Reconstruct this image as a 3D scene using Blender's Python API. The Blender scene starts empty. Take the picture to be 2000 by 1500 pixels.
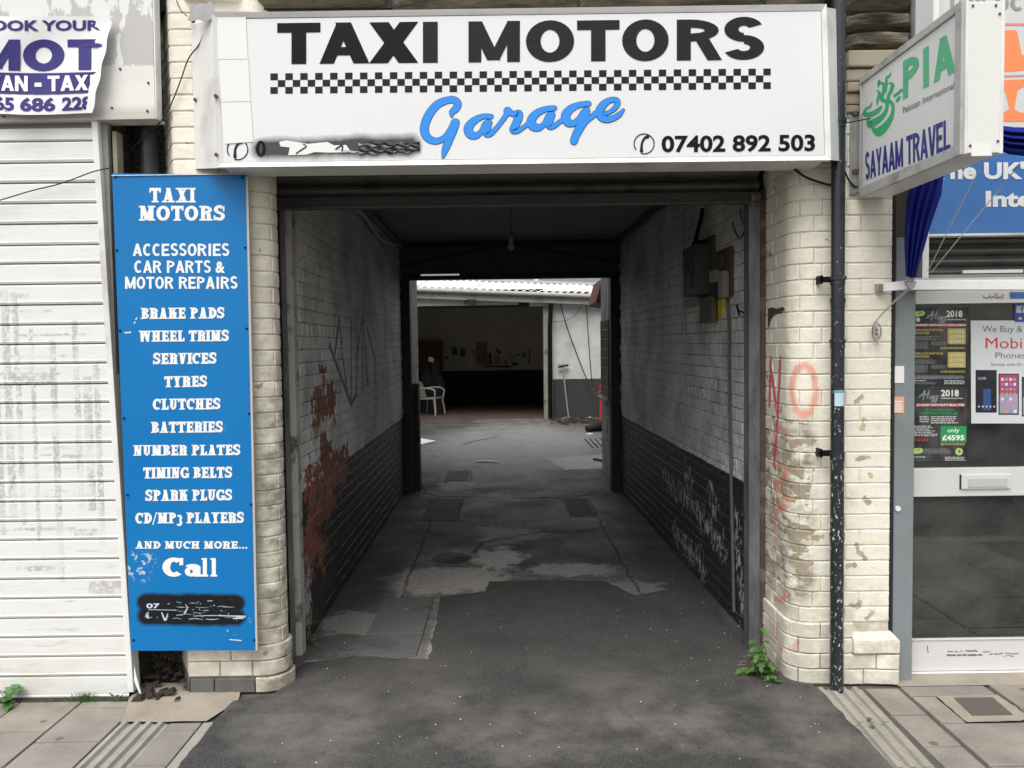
import bpy, bmesh, math, random
from mathutils import Vector, Matrix, noise as mnoise
R = math.radians
rnd = random.Random(7)
scene = bpy.context.scene
COL = scene.collection

# ------------------------------------------------------------------ camera, sky, sun, exposure
FPX = 1580.0
CAM = Vector((0.0, -3.9, 1.68))
CM = Matrix.Rotation(R(90 - 2.75), 3, 'X') @ Matrix.Rotation(R(-0.77), 3, 'Z')
cd = bpy.data.cameras.new('camera'); cam = bpy.data.objects.new('camera', cd); COL.objects.link(cam)
cam.location = CAM; cam.rotation_euler = CM.to_euler()
cd.sensor_width = 36; cd.lens = FPX / 2000 * 36; cd.clip_start = .05; cd.clip_end = 600
scene.camera = cam
SUN_EL, SUN_AZ = R(58), R(200)          # azimuth measured from +Y clockwise
w = bpy.data.worlds.new('World'); scene.world = w; w.use_nodes = True
wn = w.node_tree.nodes; wl = w.node_tree.links
sky = wn.new('ShaderNodeTexSky'); sky.sky_type = 'NISHITA'; sky.sun_disc = False
sky.sun_elevation = SUN_EL; sky.sun_rotation = SUN_AZ; sky.air_density = 1.6; sky.dust_density = 4.0; sky.ozone_density = 1.0
hs = wn.new('ShaderNodeHueSaturation'); hs.inputs['Saturation'].default_value = .16
wl.new(sky.outputs[0], hs.inputs['Color'])
wb = wn['Background']; wl.new(hs.outputs[0], wb.inputs['Color']); wb.inputs['Strength'].default_value = 0.15
sd = bpy.data.lights.new('sun', 'SUN'); sd.energy = 1.1; sd.angle = R(40); sd.color = (1, .97, .92)
sun = bpy.data.objects.new('sun', sd); COL.objects.link(sun)
sdir = Vector((math.sin(SUN_AZ) * math.cos(SUN_EL), math.cos(SUN_AZ) * math.cos(SUN_EL), math.sin(SUN_EL)))
sun.rotation_euler = sdir.to_track_quat('Z', 'Y').to_euler(); sun.location = (0, -6, 9)
scene.view_settings.view_transform = 'Standard'; scene.view_settings.look = 'None'
scene.view_settings.gamma = 1; scene.view_settings.use_curve_mapping = False
scene.view_settings.exposure = EXPO = 0.42
scene.cycles.max_bounces = 8; scene.cycles.diffuse_bounces = 5; scene.cycles.use_denoising = True

# ------------------------------------------------------------------ measuring helpers (photo position on a known plane)
def ray(px, py): return CM @ Vector(((px - 1000) / FPX, -(py - 750) / FPX, -1))
def P(px, py, Y=0.0):
    d = ray(px, py); return CAM + d * ((Y - CAM.y) / d.y)
def PX(px, py, X):
    d = ray(px, py); return CAM + d * ((X - CAM.x) / d.x)
def G(px, py, z=0.0):
    d = ray(px, py); return CAM + d * ((z - CAM.z) / d.z)

# ------------------------------------------------------------------ object helpers
ORI = {}
def empty(name, loc, label, cat, group=None):
    o = bpy.data.objects.new(name, None); COL.objects.link(o); o.location = loc; o.empty_display_size = .1
    ORI[o.name] = Vector(loc); o['label'] = label; o['category'] = cat
    if group: o['group'] = group
    return o
def tag(o, label, cat, group=None):
    o['label'] = label; o['category'] = cat
    if group: o['group'] = group
    return o
def struct(o, kind='structure'):
    o['kind'] = kind; return o
def link(name, me, parent=None, loc=None, label=None):
    o = bpy.data.objects.new(name, me); COL.objects.link(o)
    if parent is not None: o.parent = parent
    if loc is not None: o.location = Vector(loc) - (ORI[parent.name] if parent is not None else Vector())
    ORI[o.name] = (Vector(loc) if loc is not None else (ORI[parent.name] if parent is not None else Vector()))
    if label: o['label'] = label
    return o
def mk(name, vs, fs, mat, parent=None, smooth=False, origin=None, bevel=0, solid=0, sub=0, label=None):
    """one mesh object from world-space vertices"""
    o0 = ORI[parent.name] if parent is not None else (Vector(origin) if origin is not None else Vector())
    me = bpy.data.meshes.new(name); me.from_pydata([Vector(v) - o0 for v in vs], [], fs); me.update()
    if bevel or solid:
        bm = bmesh.new(); bm.from_mesh(me)
        bmesh.ops.remove_doubles(bm, verts=bm.verts, dist=1e-6)
        if bevel:
            es = [e for e in bm.edges if len(e.link_faces) == 2 and e.calc_face_angle(0) > .5]
            bmesh.ops.bevel(bm, geom=es, offset=bevel, segments=2, profile=.6, affect='EDGES', clamp_overlap=True)
        bm.to_mesh(me); bm.free()
    if mat: me.materials.append(mat)
    if smooth:
        for p in me.polygons: p.use_smooth = True
        try: me.set_sharp_from_angle(angle=R(38))
        except Exception: pass
    o = bpy.data.objects.new(name, me); COL.objects.link(o)
    if parent is not None: o.parent = parent
    else: o.location = o0
    ORI[o.name] = o0
    if label: o['label'] = label
    return o
class MB:
    def __init__(s): s.v = []; s.f = []
    def add(s, vs, fs):
        n = len(s.v); s.v += [Vector(v) for v in vs]; s.f += [tuple(i + n for i in f) for f in fs]; return s
    def box(s, a, b):
        x0, y0, z0 = a; x1, y1, z1 = b
        x0, x1 = min(x0, x1), max(x0, x1); y0, y1 = min(y0, y1), max(y0, y1); z0, z1 = min(z0, z1), max(z0, z1)
        return s.add([(x0,y0,z0),(x1,y0,z0),(x1,y1,z0),(x0,y1,z0),(x0,y0,z1),(x1,y0,z1),(x1,y1,z1),(x0,y1,z1)],
                     [(0,3,2,1),(4,5,6,7),(0,1,5,4),(1,2,6,5),(2,3,7,6),(3,0,4,7)])
    def hexa(s, q0, q1):   # two quads, q0 front, q1 back
        return s.add(list(q0) + list(q1), [(0,1,2,3),(7,6,5,4),(0,4,5,1),(1,5,6,2),(2,6,7,3),(3,7,4,0)])
    def slab(s, q, off):   # quad extruded by a vector
        off = Vector(off); return s.hexa([Vector(p) for p in q], [Vector(p) + off for p in q])
    def poly(s, pts, off=None):
        n = len(pts)
        if off is None: return s.add(pts, [tuple(range(n))])
        off = Vector(off)
        return s.add(list(pts) + [Vector(p) + off for p in pts],
                     [tuple(range(n)), tuple(range(2*n-1, n-1, -1))] + [(i, i+n, (i+1) % n + n, (i+1) % n) for i in range(n)])
    def tube(s, pts, r, n=8, cap=True):
        pts = [Vector(p) for p in pts]; rr = r if isinstance(r, (list, tuple)) else [r] * len(pts)
        up = Vector((0, 0, 1)); base = len(s.v); prev = None
        for i, p in enumerate(pts):
            t = (pts[min(i+1, len(pts)-1)] - pts[max(i-1, 0)]).normalized()
            a = prev if prev is not None else (up if abs(t.dot(up)) < .9 else Vector((1, 0, 0)))
            a = (a - t * a.dot(t)).normalized(); prev = a; b = t.cross(a)
            for k in range(n):
                th = 2 * math.pi * k / n; s.v.append(p + (a * math.cos(th) + b * math.sin(th)) * rr[i])
        for i in range(len(pts) - 1):
            for k in range(n):
                a0 = base + i*n + k; a1 = base + i*n + (k+1) % n; s.f.append((a0, a1, a1 + n, a0 + n))
        if cap:
            s.f.append(tuple(base + k for k in range(n-1, -1, -1))); e = base + (len(pts)-1)*n
            s.f.append(tuple(e + k for k in range(n)))
        return s
    def grid(s, rows):
        n = len(s.v); m = len(rows[0])
        for r_ in rows: s.v += [Vector(p) for p in r_]
        for i in range(len(rows) - 1):
            for j in range(m - 1):
                a = n + i*m + j; s.f.append((a, a+1, a+1+m, a+m))
        return s
    def build(s, name, mat, parent=None, **k): return mk(name, s.v, s.f, mat, parent, **k)

# ------------------------------------------------------------------ node material helper
class Mt:
    def __init__(s, name, color=(.5,.5,.5), rough=.7, metal=0.0, spec=.5):
        s.mat = bpy.data.materials.new(name); s.mat.use_nodes = True; s.nt = s.mat.node_tree
        s.b = s.nt.nodes['Principled BSDF']; s._pos = None
        s.b.inputs['Base Color'].default_value = (*color, 1); s.b.inputs['Roughness'].default_value = rough
        s.b.inputs['Metallic'].default_value = metal; s.b.inputs['Specular IOR Level'].default_value = spec
    def n(s, t, **pr):
        x = s.nt.nodes.new(t)
        for k, v in pr.items(): setattr(x, k, v)
        return x
    def put(s, sock, v):
        if isinstance(v, bpy.types.NodeSocket): s.nt.links.new(v, sock)
        elif isinstance(v, (tuple, list)):
            sock.default_value = (*v, 1) if len(v) == 3 and sock.type == 'RGBA' else v
        else: sock.default_value = v
    def pos(s):
        if s._pos is None: s._pos = s.n('ShaderNodeNewGeometry').outputs['Position']
        return s._pos
    def xyz(s, v=None):
        x = s.n('ShaderNodeSeparateXYZ'); s.put(x.inputs[0], v or s.pos()); return x.outputs[0], x.outputs[1], x.outputs[2]
    def vec(s, x=0., y=0., z=0.):
        c = s.n('ShaderNodeCombineXYZ')
        for i, v in enumerate((x, y, z)): s.put(c.inputs[i], v)
        return c.outputs[0]
    def m(s, op, a, b=0., c=None, clamp=False):
        x = s.n('ShaderNodeMath', operation=op, use_clamp=clamp); s.put(x.inputs[0], a); s.put(x.inputs[1], b)
        if c is not None: s.put(x.inputs[2], c)
        return x.outputs[0]
    def vm(s, op, a, b=(0,0,0), sc=None):
        x = s.n('ShaderNodeVectorMath', operation=op); s.put(x.inputs[0], a); s.put(x.inputs[1], b)
        if sc is not None: s.put(x.inputs['Scale'], sc)
        return x.outputs['Value'] if op in ('LENGTH', 'DOT_PRODUCT', 'DISTANCE') else x.outputs['Vector']
    def noise(s, scale=5., detail=4., rough=.55, vec=None, stretch=None, dist=0.):
        v = vec or s.pos()
        if stretch: v = s.vm('MULTIPLY', v, stretch)
        x = s.n('ShaderNodeTexNoise'); s.put(x.inputs['Vector'], v); x.inputs['Scale'].default_value = scale
        x.inputs['Detail'].default_value = detail; x.inputs['Roughness'].default_value = rough; x.inputs['Distortion'].default_value = dist
        return x.outputs['Fac']
    def vor(s, scale=20., feature='F1', vec=None, out='Distance'):
        x = s.n('ShaderNodeTexVoronoi', feature=feature); s.put(x.inputs['Vector'], vec or s.pos()); x.inputs['Scale'].default_value = scale
        return x.outputs[out]
    def rng(s, v, a, b, lo=0., hi=1.):
        x = s.n('ShaderNodeMapRange'); s.put(x.inputs[0], v); x.inputs[1].default_value = a; x.inputs[2].default_value = b
        x.inputs[3].default_value = lo; x.inputs[4].default_value = hi; x.clamp = True; return x.outputs[0]
    def mix(s, f, a, b):
        x = s.n('ShaderNodeMix', data_type='RGBA'); s.put(x.inputs[0], f); s.put(x.inputs[6], a); s.put(x.inputs[7], b); return x.outputs[2]
    def rand(s): return s.n('ShaderNodeObjectInfo').outputs['Random']
    def bump(s, h, strength=.3, dist=.01):
        x = s.n('ShaderNodeBump'); s.put(x.inputs['Height'], h); x.inputs['Strength'].default_value = strength; x.inputs['Distance'].default_value = dist
        s.nt.links.new(x.outputs[0], s.b.inputs['Normal']); return s
    def col(s, c): s.put(s.b.inputs['Base Color'], c); return s
    def rou(s, c): s.put(s.b.inputs['Roughness'], c); return s
    def seg(s, p, a, b):
        a = Vector(a); b = Vector(b); ab = b - a; L = max(ab.length_squared, 1e-9)
        d = s.vm('SUBTRACT', p, tuple(a)); t = s.m('MULTIPLY', s.vm('DOT_PRODUCT', d, tuple(ab)), 1 / L, clamp=True)
        c = s.n('ShaderNodeVectorMath', operation='SCALE'); c.inputs[0].default_value = tuple(ab); s.put(c.inputs['Scale'], t)
        return s.vm('LENGTH', s.vm('SUBTRACT', d, c.outputs[0]))
    def segs(s, p, lst):
        r = None
        for a, b in lst:
            d = s.seg(p, a, b); r = d if r is None else s.m('MINIMUM', r, d)
        return r
def chain(pts): return list(zip(pts[:-1], pts[1:]))
# ------------------------------------------------------------------ materials
def simple(name, c, rough=.6, metal=0., spec=.5, var=.12, sc=9., bump=0., dirt=None, dsc=3.):
    m = Mt(name, c, rough, metal, spec); f = m.noise(sc, 5)
    lo = tuple(x * (1 - var) for x in c); hi = tuple(min(1, x * (1 + var)) for x in c)
    k = m.mix(f, lo, hi)
    if dirt: k = m.mix(m.rng(m.noise(dsc, 6, .65), .52, .68), k, dirt)
    m.col(k); m.rou(m.rng(m.noise(sc * 2, 3), .3, .7, max(0, rough - .1), min(1, rough + .1)))
    if bump: m.bump(m.noise(sc * 6, 4), bump, .004)
    return m.mat
WHITE = simple('white_aluminium', (.78,.78,.76), .38, var=.03, dirt=(.55,.54,.5), dsc=2.2)
WFRAME = simple('white_door_paint', (.62,.62,.61), .4, var=.04, bump=.05)
GREYPOST = simple('grey_blue_metal', (.21,.24,.25), .5, var=.1, dirt=(.2,.21,.2))
DARK = simple('dark_grime', (.02,.02,.02), .8)
RUBBER = simple('black_cable', (.015,.015,.015), .6)
STEEL = simple('dull_steel', (.4,.4,.39), .4, .8, var=.2)
BOLT = simple('rusty_bolt', (.12,.07,.05), .8)
PAPER = simple('white_paper', (.8,.8,.78), .8, var=.03)
BLK = simple('black_vinyl', (.006,.006,.007), .5, spec=.15)
GREYBLK = simple('greyer_black_vinyl', (.017,.018,.019), .5, spec=.15)  # a slightly greyer black than BLK
SKYB = simple('sky_blue_vinyl', (.012,.25,.80), .35, var=.03)
PURP = simple('purple_print', (.04,.03,.19), .5, spec=.3)
WTXT = simple('white_print', (.84,.84,.82), .45, var=.03)
GREENV = simple('green_print', (.06,.42,.20), .4)
NAVY = simple('navy_print', (.025,.025,.22), .4, spec=.3)
GREYTXT = simple('grey_print', (.16,.16,.16), .5)
ORANGE = simple('orange_print', (.95,.26,.09), .45)
REDTXT = simple('red_print', (.6,.04,.08), .5)
GOLD = simple('gold_print', (.45,.38,.12), .5)
GREENB = simple('green_panel_print', (.02,.30,.09), .5)
YELL = simple('yellow_plastic', (.75,.55,.03), .5)
BROWNW = simple('brown_board', (.10,.055,.035), .8, var=.3)
TIMBER = simple('weathered_timber', (.3,.26,.2), .85, var=.3)

def arc(cx, cy, r, a0, a1, n=7): return [(cx + r*math.cos(R(a0+(a1-a0)*k/n)), cy + r*math.sin(R(a0+(a1-a0)*k/n))) for k in range(n+1)]
RPTS = [(1.352,.46),(1.352,.20)] + arc(1.457,.105,.105,180,270,9) + [(1.60,0),(1.832,0),(1.832,.13)]
def on_pilaster(px, py):
    d = ray(px, py); best = None
    for (ax, ay), (bx, by) in zip(RPTS[:-1], RPTS[1:]):
        # camera xy + t*d crosses the segment
        ex, ey = bx-ax, by-ay; den = d.x*ey - d.y*ex
        if abs(den) < 1e-9: continue
        t = ((ax-CAM.x)*ey - (ay-CAM.y)*ex)/den; u = ((ax-CAM.x)*d.y - (ay-CAM.y)*d.x)/den
        if -.02 <= u <= 1.02 and t > 0 and (best is None or t < best): best = t
    return CAM + d*(best if best else (0-CAM.y)/d.y)
def cream_mat(name, joint=False):
    m = Mt(name, (.7,.65,.5), .62); x, y, z = m.xyz(); r = m.rand()
    base = m.mix(r, (.82,.77,.65), (.87,.83,.73))
    base = m.mix(m.rng(m.noise(3, 5, .6), .35, .75), base, (.77,.72,.60))
    # flaked paint showing the old tan coat and bare brick
    fl = m.noise(7, 5, .6, stretch=(1, 1, 1.35)); fine = m.noise(30, 4, .6)
    thr = m.m('ADD', fl, m.m('MULTIPLY', fine, .16))
    pe = m.rng(thr, .755, .763)
    base = m.mix(pe, base, m.mix(m.rng(m.noise(22, 3), .45, .55), (.48,.40,.27), (.30,.26,.21)))
    # rain splash and soot, strongest near the ground
    low = m.rng(z, .05, .62, 1, 0); d = m.noise(6, 7, .7)
    base = m.mix(m.m('MULTIPLY', m.rng(m.m('ADD', d, m.m('MULTIPLY', low, .24)), .56, .76), .42), base, (.26,.235,.19))
    # grime on the passing corner of the left pilaster and the stained column of the right one
    sL = m.m('MULTIPLY', m.rng(x, -1.34, -1.2), m.m('MULTIPLY', m.rng(z, 2.3, 1.2), m.rng(x, -.9, -1.0)))
    sR = m.m('MULTIPLY', m.rng(m.m('ABSOLUTE', m.m('SUBTRACT', x, 1.40)), .09, .035), m.m('MULTIPLY', m.rng(z, .30, .5), m.rng(z, 1.45, 1.2)))
    st = m.m('MULTIPLY', m.m('MAXIMUM', sL, m.m('MULTIPLY', sR, 1.3)), m.rng(m.noise(5, 6, .65, stretch=(1.6,1.6,2.6)), .40, .62))
    base = m.mix(m.m('MULTIPLY', st, .8), base, (.22,.19,.14))
    base = m.mix(m.m('MULTIPLY', m.rng(m.m('ADD', m.m('MULTIPLY', sR, .2), m.noise(9, 4, .6, stretch=(1,1,2))), .70, .72), m.rng(sR, 0, .3)), base, (.34,.29,.21))
    T = lambda *p: chain([tuple(on_pilaster(*a)) for a in p])
    chips = T((1672,785),(1684,774)) + T((1687,820),(1683,838)) + T((1674,896),(1696,892)) + T((1690,975),(1697,984)) + T((1673,1066),(1676,1078),(1690,1091)) + T((1660,1182),(1672,1186),(1682,1178)) + T((1585,1050),(1606,1050)) + \
        T((1694,1207),(1702,1200)) + T((1655,1106),(1668,1104)) + T((1700,927),(1701,930)) + T((1668,1268),(1680,1290)) + T((1540,1050),(1550,1062))
    dc = m.m('ADD', m.segs(m.pos(), chips), m.m('MULTIPLY', m.m('SUBTRACT', m.noise(26, 5, .65), .5), .06))
    base = m.mix(m.rng(dc, .010, .0125, 1, 0), base, m.mix(m.rng(m.noise(9, 3), .45, .55), (.56,.46,.30), (.38,.33,.26)))
    pk = m.rng(m.noise(60, 4, .65), .66, .70)
    base = m.mix(m.m('MULTIPLY', pk, .45), base, (.25,.22,.18))
    if joint:
        base = m.mix(m.rng(m.noise(14, 5, .6), .38, .66, .2, .85), base, (.36,.32,.25))
    else:
        # red spray NO PARKING, read downwards
        pv = m.pos(); nz = m.noise(40, 3, .5)
        def W(px, py): return tuple(on_pilaster(px, py))
        big = chain([W(1505,702), W(1503,790)]) + chain([W(1506,725), W(1519,812), W(1524,702)]) + [(W(1519,815), W(1512,905))]
        dB = m.segs(pv, big)
        k1 = m.m('MULTIPLY', m.rng(m.m('ADD', dB, m.m('MULTIPLY', m.m('SUBTRACT', nz, .5), .008)), .014, .022), 1.)
        base = m.mix(m.m('MULTIPLY', m.m('SUBTRACT', 1., k1), .9), base, (.60,.05,.07))
        o = [W(1570 + 24*math.cos(a)*1.0, 762 + 50*math.sin(a)) for a in [i*math.pi/6 for i in range(13)]]
        low_ = chain([W(1535,845), W(1520,835), W(1512,850)]) + chain([W(1518,910), W(1530,908), W(1538,925), W(1520,945)]) + \
            chain([W(1517,975), W(1512,940), W(1540,975)]) + chain([W(1513,1012), W(1516,1000), W(1535,990), W(1520,985)]) + \
            [(W(1513,1010), W(1517,1060))] + chain([W(1514,1170), W(1530,1172), W(1534,1155)]) + \
            chain([W(1545,1222), W(1525,1217), W(1520,1245), W(1530,1270), W(1553,1268), W(1562,1250)])
        dO = m.m('MINIMUM', m.segs(pv, chain(o)), m.segs(pv, low_))
        k2 = m.rng(m.m('ADD', dO, m.m('MULTIPLY', m.m('SUBTRACT', m.noise(16, 4), .5), .03)), .008, .024, .72, 0)
        base = m.mix(k2, base, (.78,.27,.19))
    m.col(base); m.rou(m.rng(pe, 0, 1, .55, .85))
    h = m.m('ADD', m.m('ADD', m.noise(18, 5, .65), m.m('MULTIPLY', m.noise(7, 3), 1.6)), m.m('MULTIPLY', m.m('SUBTRACT', 1., pe), .9))
    m.bump(m.m('ADD', h, m.m('MULTIPLY', m.noise(90, 3), .25)), .6, .008)
    return m.mat
CREAM = cream_mat('cream_painted_brick'); CREAMJ = cream_mat('cream_painted_mortar', True)

def passage_mat(name, side, joint=False):
    m = Mt(name, (.5,.5,.5), .6); x, y, z = m.xyz(); r = m.rand()
    wob = m.m('MULTIPLY', m.m('SUBTRACT', m.noise(4, 3), .5), .03)
    below = m.rng(m.m('ADD', z, wob), .872, .880, 1, 0)
    wh = m.mix(r, (.72,.72,.71), (.78,.78,.77))
    wh = m.mix(m.rng(m.noise(2.2, 6, .65), .38, .72), wh, (.30,.30,.29))
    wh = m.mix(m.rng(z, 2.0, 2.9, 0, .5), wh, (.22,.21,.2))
    wh = m.mix(m.rng(m.noise(30, 5, .7), .61, .66), wh, (.16,.155,.15))
    bk = m.mix(m.noise(6, 5), (.012,.013,.014), (.026,.028,.03))
    paint = m.mix(below, wh, bk)
    red = m.mix(r, (.33,.11,.06), (.21,.075,.045)); red = m.mix(m.rng(m.noise(25, 4), .45, .7), red, (.12,.05,.035))
    if joint: red = m.mix(.6, red, (.2,.17,.15))
    n1 = m.noise(5, 6, .62); n2 = m.noise(16, 5, .65)
    pv = m.vec(0., y, z)
    if side < 0:
        Q = lambda a, b: (0, PX(a, b, -1.19).y, PX(a, b, -1.19).z)
        zone = m.segs(pv, [(Q(630,755), Q(618,830)), (Q(618,800), Q(650,785)), (Q(632,860), Q(640,900)), (Q(655,905), Q(600,960)), (Q(678,900), Q(620,1000)), (Q(605,940), Q(605,1090)), (Q(600,1050), Q(632,1070))])
        k = m.m('ADD', m.rng(zone, 0, .26, 1, 0), m.m('ADD', m.m('MULTIPLY', m.m('SUBTRACT', n2, .5), 2.6), m.m('MULTIPLY', m.m('SUBTRACT', r, .5), .5)))
        ex = m.rng(k, .60, .64)
        flk = m.segs(pv, [(Q(600,1090), Q(598,1190)), (Q(575,880), Q(576,940))])
        kw = m.m('ADD', m.rng(flk, 0, .2, 1, 0), m.m('MULTIPLY', m.m('SUBTRACT', n2, .5), 2.2)); fw = m.rng(kw, .55, .6)
        speck = m.rng(m.noise(26, 5, .7, stretch=(1,1,.55)), .70, .72)
        col = m.mix(fw, paint, (.33,.34,.34)); col = m.mix(m.m('MULTIPLY', speck, .7), col, (.26,.26,.26))
        col = m.mix(ex, col, red)
        g = chain([Q(645,675), Q(663,722), Q(690,792)]) + chain([Q(656,690), Q(665,622), Q(672,700), Q(683,775)]) + \
            chain([Q(690,630), Q(689,790), Q(700,770), Q(702,660)]) + chain([Q(700,700), Q(713,620), Q(724,752)]) + chain([Q(712,655), Q(713,760)]) + \
            chain([Q(722,640), Q(738,700), Q(741,760)])
        if not joint:
            gd = m.segs(pv, g); col = m.mix(m.m('MULTIPLY', m.rng(m.m('ADD', gd, m.m('MULTIPLY', m.m('SUBTRACT', m.noise(30, 4), .5), .02)), .010, .034, 1, 0), .85), col, (.02,.02,.022))
    else:
        Q = lambda a, b: (0, PX(a, b, 1.33).y, PX(a, b, 1.33).z)
        zone = m.segs(pv, [(Q(1340,960), Q(1370,1000)), (Q(1370,1000), Q(1415,1070)), (Q(1395,960), Q(1400,990)), (Q(1440,1020), Q(1450,1180)), (Q(1225,830), Q(1232,900)), (Q(1310,925), Q(1330,960)), (Q(1330,1040), Q(1380,1110)), (Q(1350,925), Q(1360,940))])
        k = m.m('ADD', m.rng(zone, 0, .30, 1, 0), m.m('MULTIPLY', m.m('SUBTRACT', m.noise(22, 6, .65, stretch=(1,1.3,.6)), .5), 3.2))
        fw = m.rng(k, .92, .97); speck = m.rng(m.noise(30, 5, .7, stretch=(1,1,.55)), .655, .68)
        col = m.mix(m.m('MULTIPLY', fw, below), paint, (.36,.36,.35)); col = m.mix(m.m('MULTIPLY', speck, .6), col, (.25,.25,.25))
        ex = fw
    if joint: col = m.mix(m.m('MULTIPLY', m.m('SUBTRACT', 1., below), m.rng(m.noise(9, 5, .65), .34, .58, .1, .97)), col, (.035,.033,.03))
    m.col(col); m.rou(m.mix(below, (.65,)*3, (.5,)*3))
    m.bump(m.m('ADD', m.noise(20, 5, .6), m.m('MULTIPLY', m.m('SUBTRACT', 1., ex), .6)), .6, .006)
    return m.mat
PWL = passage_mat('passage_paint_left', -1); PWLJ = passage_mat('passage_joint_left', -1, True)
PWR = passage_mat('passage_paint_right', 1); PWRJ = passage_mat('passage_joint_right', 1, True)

def asphalt_mat():
    m = Mt('old_asphalt', (.05,.05,.05), .85); x, y, z = m.xyz()
    c = m.mix(m.noise(1.6, 6, .6), (.034,.033,.032), (.060,.058,.055))
    c = m.mix(m.rng(m.noise(110, 4, .75), .48, .60, 0, .75), c, (.135,.13,.12)); c = m.mix(m.rng(m.noise(60, 4, .75, vec=m.vm('ADD', m.pos(), (2,2,0))), .55, .66, 0, .7), c, (.018,.018,.018))
    c = m.mix(m.rng(m.noise(95, 2, .5), .30, .40, 1, 0), c, (.03,.03,.03))
    gp = m.vor(9.0); c = m.mix(m.m('MULTIPLY', m.rng(m.m('ADD', gp, m.m('MULTIPLY', m.noise(30), .05)), .16, .19, 1, 0), .45), c, (.025,.025,.027))
    sp = m.vor(26., vec=m.vm('ADD', m.pos(), (3.1, 1.7, 0))); c = m.mix(m.rng(sp, .022, .04, .8, 0), c, (.30,.29,.27))
    # rubbed brown wear where tyres roll on the left
    wr = m.m('MULTIPLY', m.rng(m.m('ABSOLUTE', m.m('ADD', x, .62)), .45, .05), m.rng(m.noise(3, 6, .6), .35, .65))
    c = m.mix(m.m('MULTIPLY', wr, m.rng(y, .9, .1, 0, .5)), c, (.125,.115,.10))
    c = m.mix(m.m('MULTIPLY', m.rng(m.noise(2.1, 6, .65, vec=m.vm('ADD', m.pos(), (5,2,0))), .42, .62), m.rng(y, .5, -.45, 0, .75)), c, (.21,.195,.17)); oil = m.rng(m.noise(2.7, 6, .65, vec=m.vm('ADD', m.pos(), (1,8,3))), .50, .74, 0, .7); c = m.mix(oil, c, (.022,.022,.023))  # pale tone mixed in more strongly towards the street side, then oil blotches
    ed = m.m('MULTIPLY', m.rng(m.noise(7, 6, .7), .6, .7), m.rng(y, .7, 1.3)); c = m.mix(m.m('MULTIPLY', ed, .6), c, (.16,.155,.145))
    m.col(c); m.rou(m.rng(m.noise(3, 4), .3, .7, .7, .95))
    m.bump(m.m('ADD', m.noise(140, 3, .7), m.m('MULTIPLY', m.noise(25, 3), .5)), .9, .010); return m.mat
ASPH = asphalt_mat()

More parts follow.
